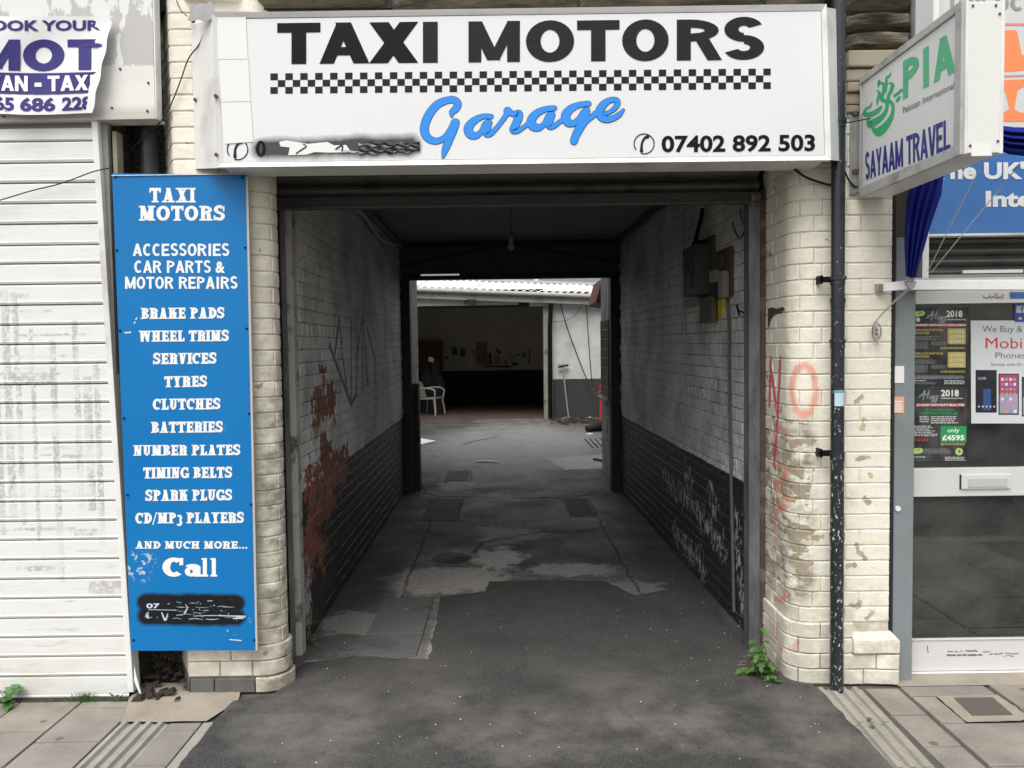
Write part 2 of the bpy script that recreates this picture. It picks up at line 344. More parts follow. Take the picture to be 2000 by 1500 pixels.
def passage_floor_mat():
    m = Mt('stained_concrete', (.1,.1,.1), .75); x, y, z = m.xyz(); pv = m.vec(x, y, 0.)
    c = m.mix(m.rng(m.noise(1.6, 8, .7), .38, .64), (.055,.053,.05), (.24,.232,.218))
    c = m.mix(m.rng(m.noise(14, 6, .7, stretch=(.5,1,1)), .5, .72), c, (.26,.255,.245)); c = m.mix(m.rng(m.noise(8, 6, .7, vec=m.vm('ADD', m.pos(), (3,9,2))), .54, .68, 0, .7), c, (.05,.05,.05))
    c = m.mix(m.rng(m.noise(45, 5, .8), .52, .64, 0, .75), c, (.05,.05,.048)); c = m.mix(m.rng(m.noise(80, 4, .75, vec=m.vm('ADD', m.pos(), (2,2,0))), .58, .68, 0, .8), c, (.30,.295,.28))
    # darker strips by the walls
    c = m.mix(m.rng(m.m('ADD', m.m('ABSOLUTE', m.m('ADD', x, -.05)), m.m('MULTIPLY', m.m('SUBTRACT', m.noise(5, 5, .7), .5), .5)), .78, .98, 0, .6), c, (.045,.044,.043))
    def ell(px, py, rx, ry, colr, k=.8, e=.35, ns=.5):
        q = G(px, py); nonlocal c
        d = m.vm('LENGTH', m.vm('MULTIPLY', m.vm('SUBTRACT', pv, (q.x, q.y, 0)), (1/rx, 1/ry, 1)))
        d = m.m('ADD', d, m.m('MULTIPLY', m.m('SUBTRACT', m.noise(7, 5, .65), .5), ns * 2)); d = m.m('ADD', d, m.m('MULTIPLY', m.m('SUBTRACT', m.noise(34, 4, .7), .5), .3))
        c = m.mix(m.rng(d, 1 - e*.6, 1 + e*.6, k, 0), c, colr)
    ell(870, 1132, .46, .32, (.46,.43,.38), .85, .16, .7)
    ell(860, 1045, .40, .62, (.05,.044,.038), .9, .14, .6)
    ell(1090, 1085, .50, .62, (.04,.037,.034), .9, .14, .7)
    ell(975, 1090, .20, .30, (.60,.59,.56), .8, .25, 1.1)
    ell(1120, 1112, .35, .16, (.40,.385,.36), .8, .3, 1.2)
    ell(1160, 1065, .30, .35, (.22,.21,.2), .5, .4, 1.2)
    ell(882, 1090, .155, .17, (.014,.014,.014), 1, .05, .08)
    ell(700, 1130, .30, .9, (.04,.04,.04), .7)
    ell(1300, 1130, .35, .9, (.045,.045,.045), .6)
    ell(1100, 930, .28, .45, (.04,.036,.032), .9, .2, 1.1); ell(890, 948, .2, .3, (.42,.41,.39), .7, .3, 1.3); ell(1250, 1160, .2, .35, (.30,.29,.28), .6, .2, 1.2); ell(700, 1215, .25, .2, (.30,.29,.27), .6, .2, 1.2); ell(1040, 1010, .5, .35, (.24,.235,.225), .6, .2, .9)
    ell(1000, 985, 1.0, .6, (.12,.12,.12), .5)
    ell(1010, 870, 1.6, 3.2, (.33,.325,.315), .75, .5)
    # cracks and day joints
    L = lambda *p: [(G(a, b).x, G(a, b).y, 0) for a, b in p]
    wob = m.noise(9, 5, .6); w2 = m.noise(9, 5, .6, vec=m.vm('ADD', m.pos(), (7, 3, 1)))
    pw = m.vm('ADD', pv, m.vec(m.m('MULTIPLY', m.m('SUBTRACT', wob, .5), .10), m.m('MULTIPLY', m.m('SUBTRACT', w2, .5), .16), 0.))
    big = chain(L((800,935),(822,945),(830,963),(855,970),(905,970),(1000,973),(1110,972),(1160,965))) + \
        chain(L((840,1018),(965,1020))) + chain(L((985,1052),(1060,1038),(1110,1042),(1190,1028))) + chain(L((925,1080),(940,1060),(985,1052)))
    d = m.segs(pw, big); c = m.mix(m.rng(d, .012, .030, .95, 0), c, (.012,.012,.012))
    thin = chain(L((857,972),(840,1018),(800,1120),(780,1170))) + chain(L((905,972),(893,1018))) + chain(L((1100,975),(1118,1008))) + \
        chain(L((1150,972),(1180,1030),(1240,1140),(1330,1260))) + chain(L((875,922),(868,945))) + chain(L((922,920),(918,942))) + [tuple(L((1118,1008),(1175,1012)))]
    d2 = m.segs(pw, thin); c = m.mix(m.rng(d2, .004, .014, .75, 0), c, (.02,.02,.02))
    yard = chain(L((860,838),(960,830),(1080,825))) + chain(L((825,860),(850,858))) + chain(L((905,868),(925,862),(975,852)))
    d3 = m.segs(pw, yard); c = m.mix(m.rng(d3, .01, .05, .8, 0), c, (.02,.02,.02))
    cr = m.segs(pv, chain(L((600,1292),(735,1287),(770,1291),(832,1291))) + chain(L((868,1172),(850,1230),(838,1290))) + chain(L((795,1110),(775,1180),(738,1286))))
    cn = m.m('ADD', cr, m.m('MULTIPLY', m.m('SUBTRACT', m.noise(16, 6, .75), .5), .11)); c = m.mix(m.rng(cn, .008, .022, .85, 0), c, m.mix(m.noise(50, 3), (.22,.21,.2), (.52,.5,.47)))
    c = m.mix(m.rng(m.noise(38, 5, .8, vec=m.vm('ADD', m.pos(), (6,1,4))), .50, .66, 0, .75), c, (.04,.039,.037))
    bits = m.vor(7., vec=m.vm('MULTIPLY', m.pos(), (1, 1, 0))); c = m.mix(m.rng(bits, .035, .06, .9, 0), c, (.45,.44,.42))
    m.col(c); m.rou(m.rng(m.noise(1.7, 5), .3, .7, .42, .85))
    m.bump(m.m('ADD', m.noise(30, 5, .65), m.m('MULTIPLY', m.rng(m.m('MINIMUM', d, d2), 0, .02), .8)), .8, .014); return m.mat
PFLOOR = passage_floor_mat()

def paving_mat(name, a, b, d=(.10,.095,.085)):
    m = Mt(name, a, .8); c = m.mix(m.rand(), a, b)
    c = m.mix(m.rng(m.noise(5, 6, .65), .35, .7), c, tuple(v * .72 for v in a))
    c = m.mix(m.rng(m.noise(120, 3, .6), .55, .75), c, tuple(v * 1.25 for v in a))
    gum = m.vor(5.2); c = m.mix(m.rng(m.m('ADD', gum, m.m('MULTIPLY', m.noise(40), .04)), .105, .125, .8, 0), c, d)
    m.col(c); m.bump(m.noise(90, 4, .6), .3, .003); return m.mat
PAVE = paving_mat('concrete_paving', (.27,.245,.212), (.32,.29,.252))
RIB = paving_mat('ribbed_concrete', (.34,.32,.275), (.38,.355,.31), (.06,.055,.05))
SCREED = paving_mat('sandy_cement', (.36,.31,.25), (.38,.33,.27))
GROUT = simple('dirty_grout', (.10,.09,.075), .9, var=.4, sc=20)
DUST = simple('concrete_dust_line', (.24,.235,.225), .9, var=.35, sc=40)

def shutter_mat():
    m = Mt('white_shutter_slat', (.74,.74,.72), .42); x, y, z = m.xyz()
    c = m.mix(m.noise(2, 5), (.70,.70,.68), (.77,.77,.755))
    rr = random.Random(5); rects = []
    for cx, hw in ((-2.47,.022),(-2.41,.018),(-2.36,.012),(-2.19,.015),(-2.08,.014),(-2.03,.02),(-1.985,.014),(-2.29,.010)):
        za = rr.uniform(.55, .95); zb_ = rr.uniform(1.5, 2.0); rects.append((cx, hw, (za+zb_)/2, (zb_-za)/2))
    for k in range(15):
        za = .62 + .095*rr.randint(0, 14) + rr.uniform(-.02,.02); cx = rr.uniform(-2.42, -2.05); rects.append((cx, rr.uniform(.06,.20), za, rr.uniform(.003,.010)))
    rects.append((-1.97, .09, .53, .035)); rects.append((-2.30, .10, 1.55, .03))
    v2 = m.vec(x, 0., z); nz = m.m('MULTIPLY', m.m('SUBTRACT', m.noise(26, 5, .7), .5), .02); M_ = None
    for cx, hw, cz, hz_ in rects:
        d = m.vm('ABSOLUTE', m.vm('SUBTRACT', v2, (cx, 0, cz))); dx, dy_, dz = m.xyz(d)
        e = m.m('MAXIMUM', m.m('SUBTRACT', dx, hw), m.m('SUBTRACT', dz, hz_)); M_ = e if M_ is None else m.m('MINIMUM', M_, e)
    mask = m.rng(m.m('ADD', M_, nz), -.001, .002, 1, 0); wear = m.noise(48, 6, .75); w3_ = m.noise(7, 4, .6)
    c = m.mix(m.m('MULTIPLY', mask, m.m('MULTIPLY', m.rng(wear, .40, .53), m.rng(w3_, .38, .55, .2, .8))), c, m.mix(m.noise(30), (.26,.255,.24), (.5,.49,.47)))
    sm = m.m('MULTIPLY', m.rng(m.noise(5, 7, .75, stretch=(.6, 1, 6.)), .60, .64), m.rng(z, 2.1, 1.8, 0, .55)); c = m.mix(sm, c, (.42,.41,.38))
    edge = m.rng(m.noise(22, 5, .7, stretch=(.25,1,3)), .52, .64, 0, .4); c = m.mix(edge, c, (.60,.59,.55))
    dots = m.rng(m.noise(55, 4, .7), .70, .73, 0, .6); c = m.mix(dots, c, (.25,.24,.22))
    gr = m.m('MULTIPLY', m.rng(z, .45, .1), m.rng(m.noise(4, 5), .4, .7)); c = m.mix(m.m('MULTIPLY', gr, .45), c, (.50,.47,.38))
    m.col(c); m.bump(m.noise(35, 3), .06, .004); return m.mat
SHUT = shutter_mat()
def fascia_mat():
    m = Mt('torn_grey_fascia', (.5,.5,.5), .5); x, y, z = m.xyz()
    top = m.rng(z, 3.0, 3.012); c = m.mix(m.noise(3, 4), (.46,.45,.44), (.52,.51,.50))
    n = m.noise(6.5, 6, .6, stretch=(2.2, 1, .8)); k = m.rng(m.m('ADD', n, m.m('ADD', m.rng(x, -2.0, -2.5, -.05, .05), m.rng(z, 3.1, 3.3, -.03, .1))), .50, .52)
    c = m.mix(k, c, (.74,.74,.73)); lowc = m.mix(m.rng(m.noise(3, 5), .4, .7), (.76,.745,.71), (.66,.635,.59))
    lowc = m.mix(m.rng(z, 2.83, 2.79, 0, .6), lowc, (.42,.38,.33))
    c = m.mix(top, lowc, c); c = m.mix(m.rng(m.noise(50, 4, .7), .72, .74), c, (.2,.18,.17)); m.col(c); return m.mat
FASC = fascia_mat()
def signface_mat():
    m = Mt('white_sign_face', (.80,.81,.82), .3); x, y, z = m.xyz(); pv = m.vec(x, 0., z)
    c = m.mix(m.noise(1.5, 4), (.72,.73,.735), (.76,.77,.775))
    c = m.mix(m.rng(m.noise(3, 6, .7), .6, .8, 0, .18), c, (.6,.6,.6))
    A = P(512, 292, -.205); B = P(800, 284, -.205)
    d = m.seg(pv, (A.x, 0, A.z), (B.x, 0, B.z)); d = m.m('ADD', d, m.m('MULTIPLY', m.m('SUBTRACT', m.noise(11, 5, .6), .5), .035))
    c = m.mix(m.rng(d, .026, .062, .97, 0), c, (.02,.02,.022)); m.col(c); return m.mat
SFACE = signface_mat()
def blue_mat():
    m = Mt('blue_sign_panel', (.015,.19,.56), .34, spec=.3); x, y, z = m.xyz(); pv = m.vec(x, 0., z)
    c = m.mix(m.noise(1.2, 4), (.002,.15,.42), (.006,.19,.50))
    A = P(285, 1190, -.075); B = P(462, 1192, -.075)
    for dz in (.035, -.035):
        d = m.seg(pv, (A.x, 0, A.z + dz), (B.x, 0, B.z + dz)); d = m.m('ADD', d, m.m('MULTIPLY', m.m('SUBTRACT', m.noise(13, 4), .5), .02))
        c = m.mix(m.rng(d, .032, .052, 1, 0), c, (.008,.009,.012))
    def patch(px, py, r, col, thr):
        nonlocal c
        q = P(px, py, -.075); d = m.vm('LENGTH', m.vm('SUBTRACT', pv, (q.x, 0, q.z)))
        k = m.m('MULTIPLY', m.rng(d, r, r * .6), m.rng(m.noise(45, 5, .6), thr, thr + .03)); c = m.mix(k, c, col)
    patch(275, 1105, .09, (.5,.55,.62), .56); patch(430, 835, .04, (.02,.2,.55), .5); patch(455, 1205, .1, (.7,.75,.8), .66)
    sc = m.rng(m.noise(24, 4, .6, stretch=(.35, 1, 2.5)), .745, .76); c = m.mix(m.m('MULTIPLY', sc, .5), c, (.35,.5,.65))
    m.col(c); m.rou(m.rng(m.noise(5, 4), .3, .7, .28, .42)); return m.mat
BLUE = blue_mat()
def pipe_mat():
    m = Mt('peeling_black_pipe', (.03,.035,.045), .35); x, y, z = m.xyz()
    c = m.mix(m.noise(4, 4), (.016,.018,.023), (.030,.033,.040))
    n = m.noise(62, 5, .7, stretch=(1.4, 1.4, .6)); lowk = m.rng(z, 2.2, 1.2, .06, 0)
    k = m.rng(m.m('SUBTRACT', n, lowk), .60, .61); k = m.m('MULTIPLY', k, m.rng(m.noise(4, 3), .38, .46))
    c = m.mix(k, c, (.62,.62,.58)); m.col(c); m.rou(m.rng(k, 0, 1, .3, .8)); m.bump(m.m('SUBTRACT', m.noise(25, 4), k), .3, .004); return m.mat
PIPE = pipe_mat()
def galv_mat():
    m = Mt('galvanised_guide', (.2,.21,.22), .5, .3); c = m.mix(m.rng(m.noise(5, 6, .7, stretch=(2,2,.5)), .35, .65), (.08,.085,.09), (.20,.21,.215))
    c = m.mix(m.rng(m.noise(18, 5, .7, stretch=(1,1,.3)), .64, .68), c, (.06,.045,.035)); m.col(c); m.bump(m.noise(20), .15, .004); return m.mat
GALV = galv_mat()
RUSTJ = simple('rusty_brown_jamb', (.085,.05,.038), .85, var=.35, sc=12, bump=.6, dirt=(.16,.12,.1), dsc=9)
ROLL = simple('dark_roller_shutter', (.13,.128,.12), .5, .2, var=.25, sc=7, dirt=(.05,.045,.04), dsc=5)
CEIL = simple('sooty_plaster', (.20,.19,.175), .9, var=.25, sc=2, bump=.3)
HEADER = simple('dark_header_panel', (.06,.065,.068), .75, var=.3)
BLACKW = simple('black_steel_post', (.012,.012,.013), .6)
def stone_mat():
    m = Mt('soot_blackened_sandstone', (.2,.17,.13), .95); n = m.noise(9, 7, .7, stretch=(.35, 1, 3.2))
    c = m.mix(m.rng(n, .35, .62), (.035,.03,.024), (.25,.215,.155)); c = m.mix(m.rng(m.noise(2), .5, .7), c, (.12,.10,.07)); m.col(c); m.bump(n, 1., .03); return m.mat
STONE = stone_mat()
def dash_mat():
    m = Mt('pebbledash', (.1,.09,.07), .95); v = m.vor(75.); c = m.mix(m.rng(v, .1, .6), (.17,.145,.11), (.03,.026,.02)); m.col(c); m.bump(m.m('SUBTRACT', 1., v), 1., .012); return m.mat
DASH = dash_mat()
def yardwall_mat():
    m = Mt('whitewashed_render', (.6,.6,.6), .85); x, y, z = m.xyz()
    c = m.mix(m.rng(m.noise(2.0, 6, .65), .35, .7), (.66,.67,.66), (.50,.50,.48))
    c = m.mix(m.rng(m.m('ADD', m.noise(45, 5, .7), m.rng(m.noise(2), .4, .7, -.08, .08)), .63, .67), c, (.2,.185,.16))
    b = m.rng(m.m('ADD', z, m.m('MULTIPLY', m.noise(4, 4), .03)), .898, .908, 1, 0)
    c = m.mix(b, c, m.mix(m.noise(8, 4), (.035,.037,.038), (.055,.057,.058))); m.col(c); m.bump(m.noise(40, 4), .4, .01); return m.mat
YWALL = yardwall_mat()
GWALL = None
def garage_in():
    m = Mt('grubby_garage_wall', (.4,.4,.36), .9); x, y, z = m.xyz(); c = m.mix(m.noise(2, 5), (.62,.59,.50), (.78,.75,.67))
    c = m.mix(m.rng(z, .945, .955, 1, 0), c, (.035,.035,.038)); m.col(c); return m.mat
GWALL = garage_in()
CORR = simple('white_corrugated_roofing', (.80,.79,.75), .6, var=.06, dirt=(.45,.42,.36), dsc=9)
SLATE = simple('grey_slate_roof', (.16,.165,.175), .8, var=.3)
REDFL = simple('red_oxide_floor', (.085,.05,.042), .8, var=.4, sc=3, dirt=(.08,.06,.055))
PLASTIC = simple('white_chair_plastic', (.38,.37,.34), .5, var=.15)
REDP = simple('red_paint', (.55,.03,.035), .45)
WOODH = simple('broom_handle_wood', (.28,.25,.20), .8)
def cloth_mat():
    m = Mt('royal_blue_awning_cloth', (.02,.035,.30), .9, spec=.1); m.col(m.mix(m.noise(9, 4), (.008,.013,.13), (.014,.025,.23))); m.bump(m.noise(220, 2), .2, .002)
    return m.mat
CLOTH = cloth_mat()
def lblue():
    m = Mt('light_blue_fascia', (.07,.22,.58), .4); x, y, z = m.xyz(); c = m.mix(m.noise(2, 4), (.045,.17,.46), (.065,.21,.53)); m.col(c); return m.mat
LBLUE = lblue()
def glass_mat():
    m = Mt('dark_shop_glass', (.012,.012,.011), .04, spec=1.); m.rou(m.rng(m.noise(3, 4), .4, .8, .02, .09)); m.col(m.mix(m.rng(m.noise(60, 3, .7), .70, .74, 0, .5), m.mix(m.rng(m.noise(2.2, 6, .65, stretch=(1,1,1.6)), .38, .64), (.014,.015,.013), (.055,.057,.052)), (.3,.3,.28))); return m.mat  # cloudy grey streaks in the colour stand in for street reflections
GLASS = glass_mat()
def poster_mat():
    m = Mt('dark_poster', (.03,.03,.032), .3); c = m.mix(m.rng(m.noise(4, 5, .6, stretch=(2,1,1)), .45, .62), (.022,.022,.024), (.075,.075,.072)); m.col(c); return m.mat
POSTER = poster_mat()
def leaf_mat(name, a, b):
    m = Mt(name, a, .55); m.col(m.mix(m.rand(), a, b)); m.b.inputs['Subsurface Weight'].default_value = 0; return m.mat
LEAF = leaf_mat('weed_leaf', (.05,.12,.025), (.11,.22,.055)); LEAFD = leaf_mat('dandelion_leaf', (.05,.13,.03), (.08,.19,.05))
DRYL = simple('dry_stalk', (.30,.24,.12), .8)
SOIL = simple('black_litter', (.03,.024,.018), .95, var=.5, sc=30)

# ------------------------------------------------------------------ lettering
def box_(a, b, c, d): return [(a, b), (c, b), (c, d), (a, d)]
def ring_(cx, cy, rx, ry, a0, a1, t, h, n=14):
    o = []; i_ = []
    for k in range(n + 1):
        a = R(a0 + (a1 - a0) * k / n); o.append((cx + rx*math.cos(a), cy + ry*math.sin(a))); i_.append((cx + (rx-t)*math.cos(a), cy + (ry-h)*math.sin(a)))
    return [[o[k], o[k+1], i_[k+1], i_[k]] for k in range(n)]
WID = dict(T=.82,A=.92,X=.9,I=.42,M=1.08,O=.9,R=.88,S=.74,B=.82,K=.92,E=.78,P=.8,D=.86,W=1.25,H=.95,L=.74,V=.9,C=.82,Y=.86,U=.86,N=.92,G=.88,a=.66,l=.4)
WID.update({'/': .5, '3': .62, '.': .3, '-': .45, ' ': .36})
def glyph(ch, t, h, s):
    W = WID[ch]; q = []; hs = h * .55; e = t * .42 if s else 0
    def stem(x, y0=0, y1=1, bot=True, top=True, tt=None):
        tt = tt or t; q.append(box_(x, y0, x + tt, y1))
        if s:
            if bot: q.append(box_(x - e, y0, x + tt + e, y0 + hs))
            if top: q.append(box_(x - e, y1 - hs, x + tt + e, y1))
    def diag(x0, y0, x1, y1, w): q.append([(x0, y0), (x0 + w, y0), (x1 + w, y1), (x1, y1)])
    def foot(x0, x1, y): q.append(box_(x0, y, x1, y + hs))
    b = e; thin = t * (.6 if s else 1.0); Wr = W - b
    if ch == 'I': q.append(box_((W-t)/2, 0, (W+t)/2, 1)); (foot((W-t)/2-e, (W+t)/2+e, 0), foot((W-t)/2-e, (W+t)/2+e, 1-hs)) if s else None
    elif ch == 'l': q.append(box_((W-t)/2, 0, (W+t)/2, 1.0)); foot((W-t)/2-e*.8, (W+t)/2+e*.8, 0); foot((W-t)/2-e*.8, (W)/2, 1-hs)
    elif ch == 'T':
        q.append(box_(0, 1-h, W, 1)); q.append(box_((W-t)/2, 0, (W+t)/2, 1-h))
        if s: foot((W-t)/2-e, (W+t)/2+e, 0); q.append(box_(0, .68, t*.45, 1-h)); q.append(box_(W-t*.45, .68, W, 1-h))
    elif ch == 'L':
        stem(b); q.append(box_(b, 0, W, h))
        if s: q.append(box_(W-t*.45, h, W, .36))
    elif ch == 'E':
        stem(b); q.append(box_(b, 0, W, h)); q.append(box_(b, 1-h, W-.03, 1)); q.append(box_(b, .5-h/2, W-.12, .5+h/2))
        if s: q.append(box_(W-t*.4, h, W, .33)); q.append(box_(W-.03-t*.4, .68, W-.03, 1-h)); q.append(box_(W-.12-t*.3, .36, W-.12, .64))
    elif ch == 'H': stem(b); stem(W-b-t); q.append(box_(b, .5-h/2, W-b, .5+h/2))
    elif ch == 'N': stem(b, tt=thin); stem(W-b-thin, bot=False, tt=thin); diag(W-b-t*1.05, 0, b, 1, t*1.05)
    elif ch == 'M': stem(b, tt=thin); stem(W-b-t); diag(W/2-t*.55, .05, b, 1, t*1.05); diag(W/2-t*.5, .05, W-b-t*.95, 1, t*.9)
    elif ch in 'VW':
        if ch == 'V': diag(W/2-t*.62, 0, b, 1, t*1.05); diag(W/2-t*.3, 0, W-b-thin, 1, thin)
        else:
            diag(W*.27-t*.5, 0, b, 1, t); diag(W*.27-t*.3, 0, W*.5-thin*.5, 1, thin); diag(W*.73-t*.5, 0, W*.5-t*.5, 1, t); diag(W*.73-t*.3, 0, W-b-thin, 1, thin)
            if s: foot(W*.5-t*.5-e, W*.5+t*.5+e, 1-hs)
        if s: foot(0, b+t+e, 1-hs); foot(W-b-thin-e, W, 1-hs)
    elif ch == 'A':
        diag(b, 0, W/2-thin*.5, 1, thin); diag(W-b-t*1.05, 0, W/2-t*.62, 1, t*1.1); q.append(box_(W*.3, .2, W*.72, .2+h*.85))
        if s: foot(0, b+thin+e, 0); foot(W-b-t-e, W, 0)
    elif ch == 'X':
        diag(W-b-t*1.15, 0, b, 1, t*1.15); diag(b, 0, W-b-thin*1.1, 1, thin*1.1)
        if s: foot(0, b+t+e*.6, 0); foot(W-b-t-e, W, 0); foot(0, b+t+e, 1-hs); foot(W-b-t-e*.6, W, 1-hs)
    elif ch == 'Y':
        q.append(box_((W-t)/2, 0, (W+t)/2, .45)); diag((W-t)/2, .42, b, 1, t); diag((W-thin)/2, .42, W-b-thin, 1, thin)
        if s: foot((W-t)/2-e, (W+t)/2+e, 0); foot(0, b+t+e, 1-hs); foot(W-b-thin-e, W, 1-hs)
    elif ch == 'K':
        stem(b); diag(b+t*.6, .38, W-b-thin*1.3, 1, thin*1.3); diag(W-b-t*1.1, 0, b+t+.08, .60, t*1.1)
        if s: foot(W-b-t-e, W, 0); foot(W-b-t-e, W, 1-hs)
    elif ch == 'U':
        stem(b, .36, 1, bot=False); stem(W-b-thin, .36, 1, bot=False, tt=thin); q += ring_(W/2, .38, W/2-b, .38, 180, 360, (t+thin)/2, h)
    elif ch == 'O': q += ring_(W/2, .5, W/2, .51, 0, 360, t, h, 28)
    elif ch == 'C':
        q += ring_(W/2+.03, .5, W/2+.03, .51, 48, 312, t, h, 24)
        if s: q.append(box_(W-.02-t*.5, .6, W-.02, .98))
    elif ch == 'G':
        q += ring_(W/2+.03, .5, W/2+.03, .51, 48, 325, t, h, 24); q.append(box_(W-t, .04, W, .46)); q.append(box_(W*.55, .46-hs, W+e*.4, .46))
        if s: q.append(box_(W-.05-t*.5, .62, W-.05, .98))
    elif ch == 'D':
        stem(b); q += ring_(b+t*.7, .5, W-b-t*.7, .5, -90, 90, t, h, 16); q.append(box_(b, 0, b+t*.8, h)); q.append(box_(b, 1-h, b+t*.8, 1))
    elif ch == 'P': stem(b); q += ring_(b+t*.9, .72, W-b-t*.9, .28, -90, 90, t, h*.9, 12); q.append(box_(b, 1-h*.9, b+t, 1)); q.append(box_(b+t*.5, .44, b+t, .44+h*.9))
    elif ch == 'R':
        stem(b); q += ring_(b+t*.9, .73, W-b-t*1.05, .27, -90, 90, t, h*.9, 12); diag(W-b-t*.95, 0, b+t+.08, .52, t*1.02)
        if s: foot(W-b-t-e*.4, W, 0)
    elif ch == 'B':
        stem(b); q += ring_(b+t*.9, .75, W-b-t*1.05, .25, -90, 90, t, h*.8, 12); q += ring_(b+t*.9, .27, W-b-t*.9, .27, -90, 90, t, h*.9, 12)
    elif ch == 'S':
        q += ring_(W/2, .5+(.5-h/2)/2+h/4, W/2-.015, .25+h/4, 22, 270, t*.95, h, 18); q += ring_(W/2, .25+h/4, W/2, .25+h/4, 90, -158, t*.95, h, 18)
        if s: q.append(box_(W-.03-t*.42, .64, W-.03, .98)); q.append(box_(0, .02, t*.42, .36))
    elif ch == '3': q += ring_(W/2, .52, W/2-.02, .28, 150, -90, t*.9, h*.8, 14); q += ring_(W/2, .04, W/2, .30, 90, -160, t*.9, h*.8, 14)
    elif ch == 'a': q += ring_(W*.42, .27, W*.42, .27, 0, 360, t*.85, h*.8, 20); q.append(box_(W-t, 0, W, .5)); q += ring_(W*.5, .47, W*.5, .2, 0, 160, t*.8, h*.8, 10); foot(W-t, W+e*.8, 0)
    elif ch == '/': diag(0, -.12, W-thin*.6, 1.05, thin*.6)
    elif ch == '.': q += [box_(.05, 0, .05+t*.8, t*.8)]
    elif ch == '-': q += [box_(.05, .36, W-.05, .36+h)]
    return q
def corners(x0, yt0, x1, yt1, yb0, yb1, Y): return [P(x0, yt0, Y), P(x1, yt1, Y), P(x1, yb1, Y), P(x0, yb0, Y)]
def bil(c, u, v):  # c = TL,TR,BR,BL ; v up
    return (c[3]*(1-u) + c[2]*u)*(1-v) + (c[0]*(1-u) + c[1]*u)*v
def strokes_text(name, s, c, mat, parent, t=.22, h=.18, serif=False, gap=.07, lift=.0008):
    nrm = (c[1]-c[0]).cross(c[3]-c[0]).normalized()
    if nrm.dot(CAM - c[0]) < 0: nrm = -nrm
    tot = 0; places = []
    for ch in s: places.append(tot); tot += WID[ch] + gap
    tot -= gap; mb = MB()
    for ch, x0 in zip(s, places):
        if ch == ' ': continue
        for k, pl in enumerate(glyph(ch, t, h, serif)):
            pts = [bil(c, (x0 + x)/tot, y) + nrm * (lift + (k % 7) * .00012) for x, y in pl]
            f = tuple(range(len(pts))); a = (pts[1]-pts[0]).cross(pts[2]-pts[1])
            if a.dot(nrm) < 0: f = f[::-1]
            mb.add(pts, [f])
    return mb.build(name, mat, parent)
def inter_text(name, s, c, mat, parent, bold=.0, lift=.0008, asc=None):
    cu = bpy.data.curves.new('t', 'FONT'); cu.body = s; cu.size = 1; cu.offset = bold; cu.resolution_u = 3
    ob = bpy.data.objects.new('t', cu); COL.objects.link(ob)
    me = bpy.data.meshes.new_from_object(ob.evaluated_get(bpy.context.evaluated_depsgraph_get()))
    bpy.data.objects.remove(ob); bpy.data.curves.remove(cu)
    vs = [v.co.copy() for v in me.vertices]; fs = [tuple(p.vertices) for p in me.polygons]; bpy.data.meshes.remove(me)
    x0 = min(v.x for v in vs); x1 = max(v.x for v in vs); y0 = 0 - bold; y1 = (.727 if asc is None else asc) + bold
    nrm = (c[1]-c[0]).cross(c[3]-c[0]).normalized()
    if nrm.dot(CAM - c[0]) < 0: nrm = -nrm
    return mk(name, [bil(c, (v.x-x0)/(x1-x0), (v.y-y0)/(y1-y0)) + nrm*lift for v in vs], fs, mat, parent)
def brush(name, lst, fn, mat, parent, nrm, scale, lift=.001, extra=0., caps=True):
    """brush strokes: lists of (x, y, width) in drawing units, fn maps to the board"""
    mb = MB(); z = 0
    for st in lst:
        pts = []
        for i in range(len(st)-1):
            p0 = st[max(i-1,0)]; p1 = st[i]; p2 = st[i+1]; p3 = st[min(i+2,len(st)-1)]
            for k in range(5):
                u = k/5
                pts.append([.5*((2*p1[j]) + (-p0[j]+p2[j])*u + (2*p0[j]-5*p1[j]+4*p2[j]-p3[j])*u*u + (-p0[j]+3*p1[j]-3*p2[j]+p3[j])*u**3) for j in range(3)])
        pts.append(list(st[-1])); L = []; Rr = []
        for i, p in enumerate(pts):
            a = pts[max(i-1,0)]; b = pts[min(i+1,len(pts)-1)]; dx, dy = b[0]-a[0], b[1]-a[1]; l = math.hypot(dx, dy) or 1
            hw = p[2]/2 + extra; L.append((p[0]-dy/l*hw, p[1]+dx/l*hw)); Rr.append((p[0]+dy/l*hw, p[1]-dx/l*hw))
        z += 1; off = nrm * (lift + .00003*z); n = len(mb.v)
        for a, b in zip(L, Rr): mb.v += [fn(*a) + off, fn(*b) + off]
        mb.f += [(n+2*i, n+2*i+1, n+2*i+3, n+2*i+2) for i in range(len(L)-1)]
        for p in ((pts[0], pts[-1]) if caps else ()):
            z += 1; off = nrm * (lift + .00003*z); hw = p[2]/2 + extra
            mb.add([fn(p[0]+hw*math.cos(k*math.pi/7), p[1]+hw*math.sin(k*math.pi/7)) + off for k in range(14)], [tuple(range(14))])
    return mb.build(name, mat, parent)
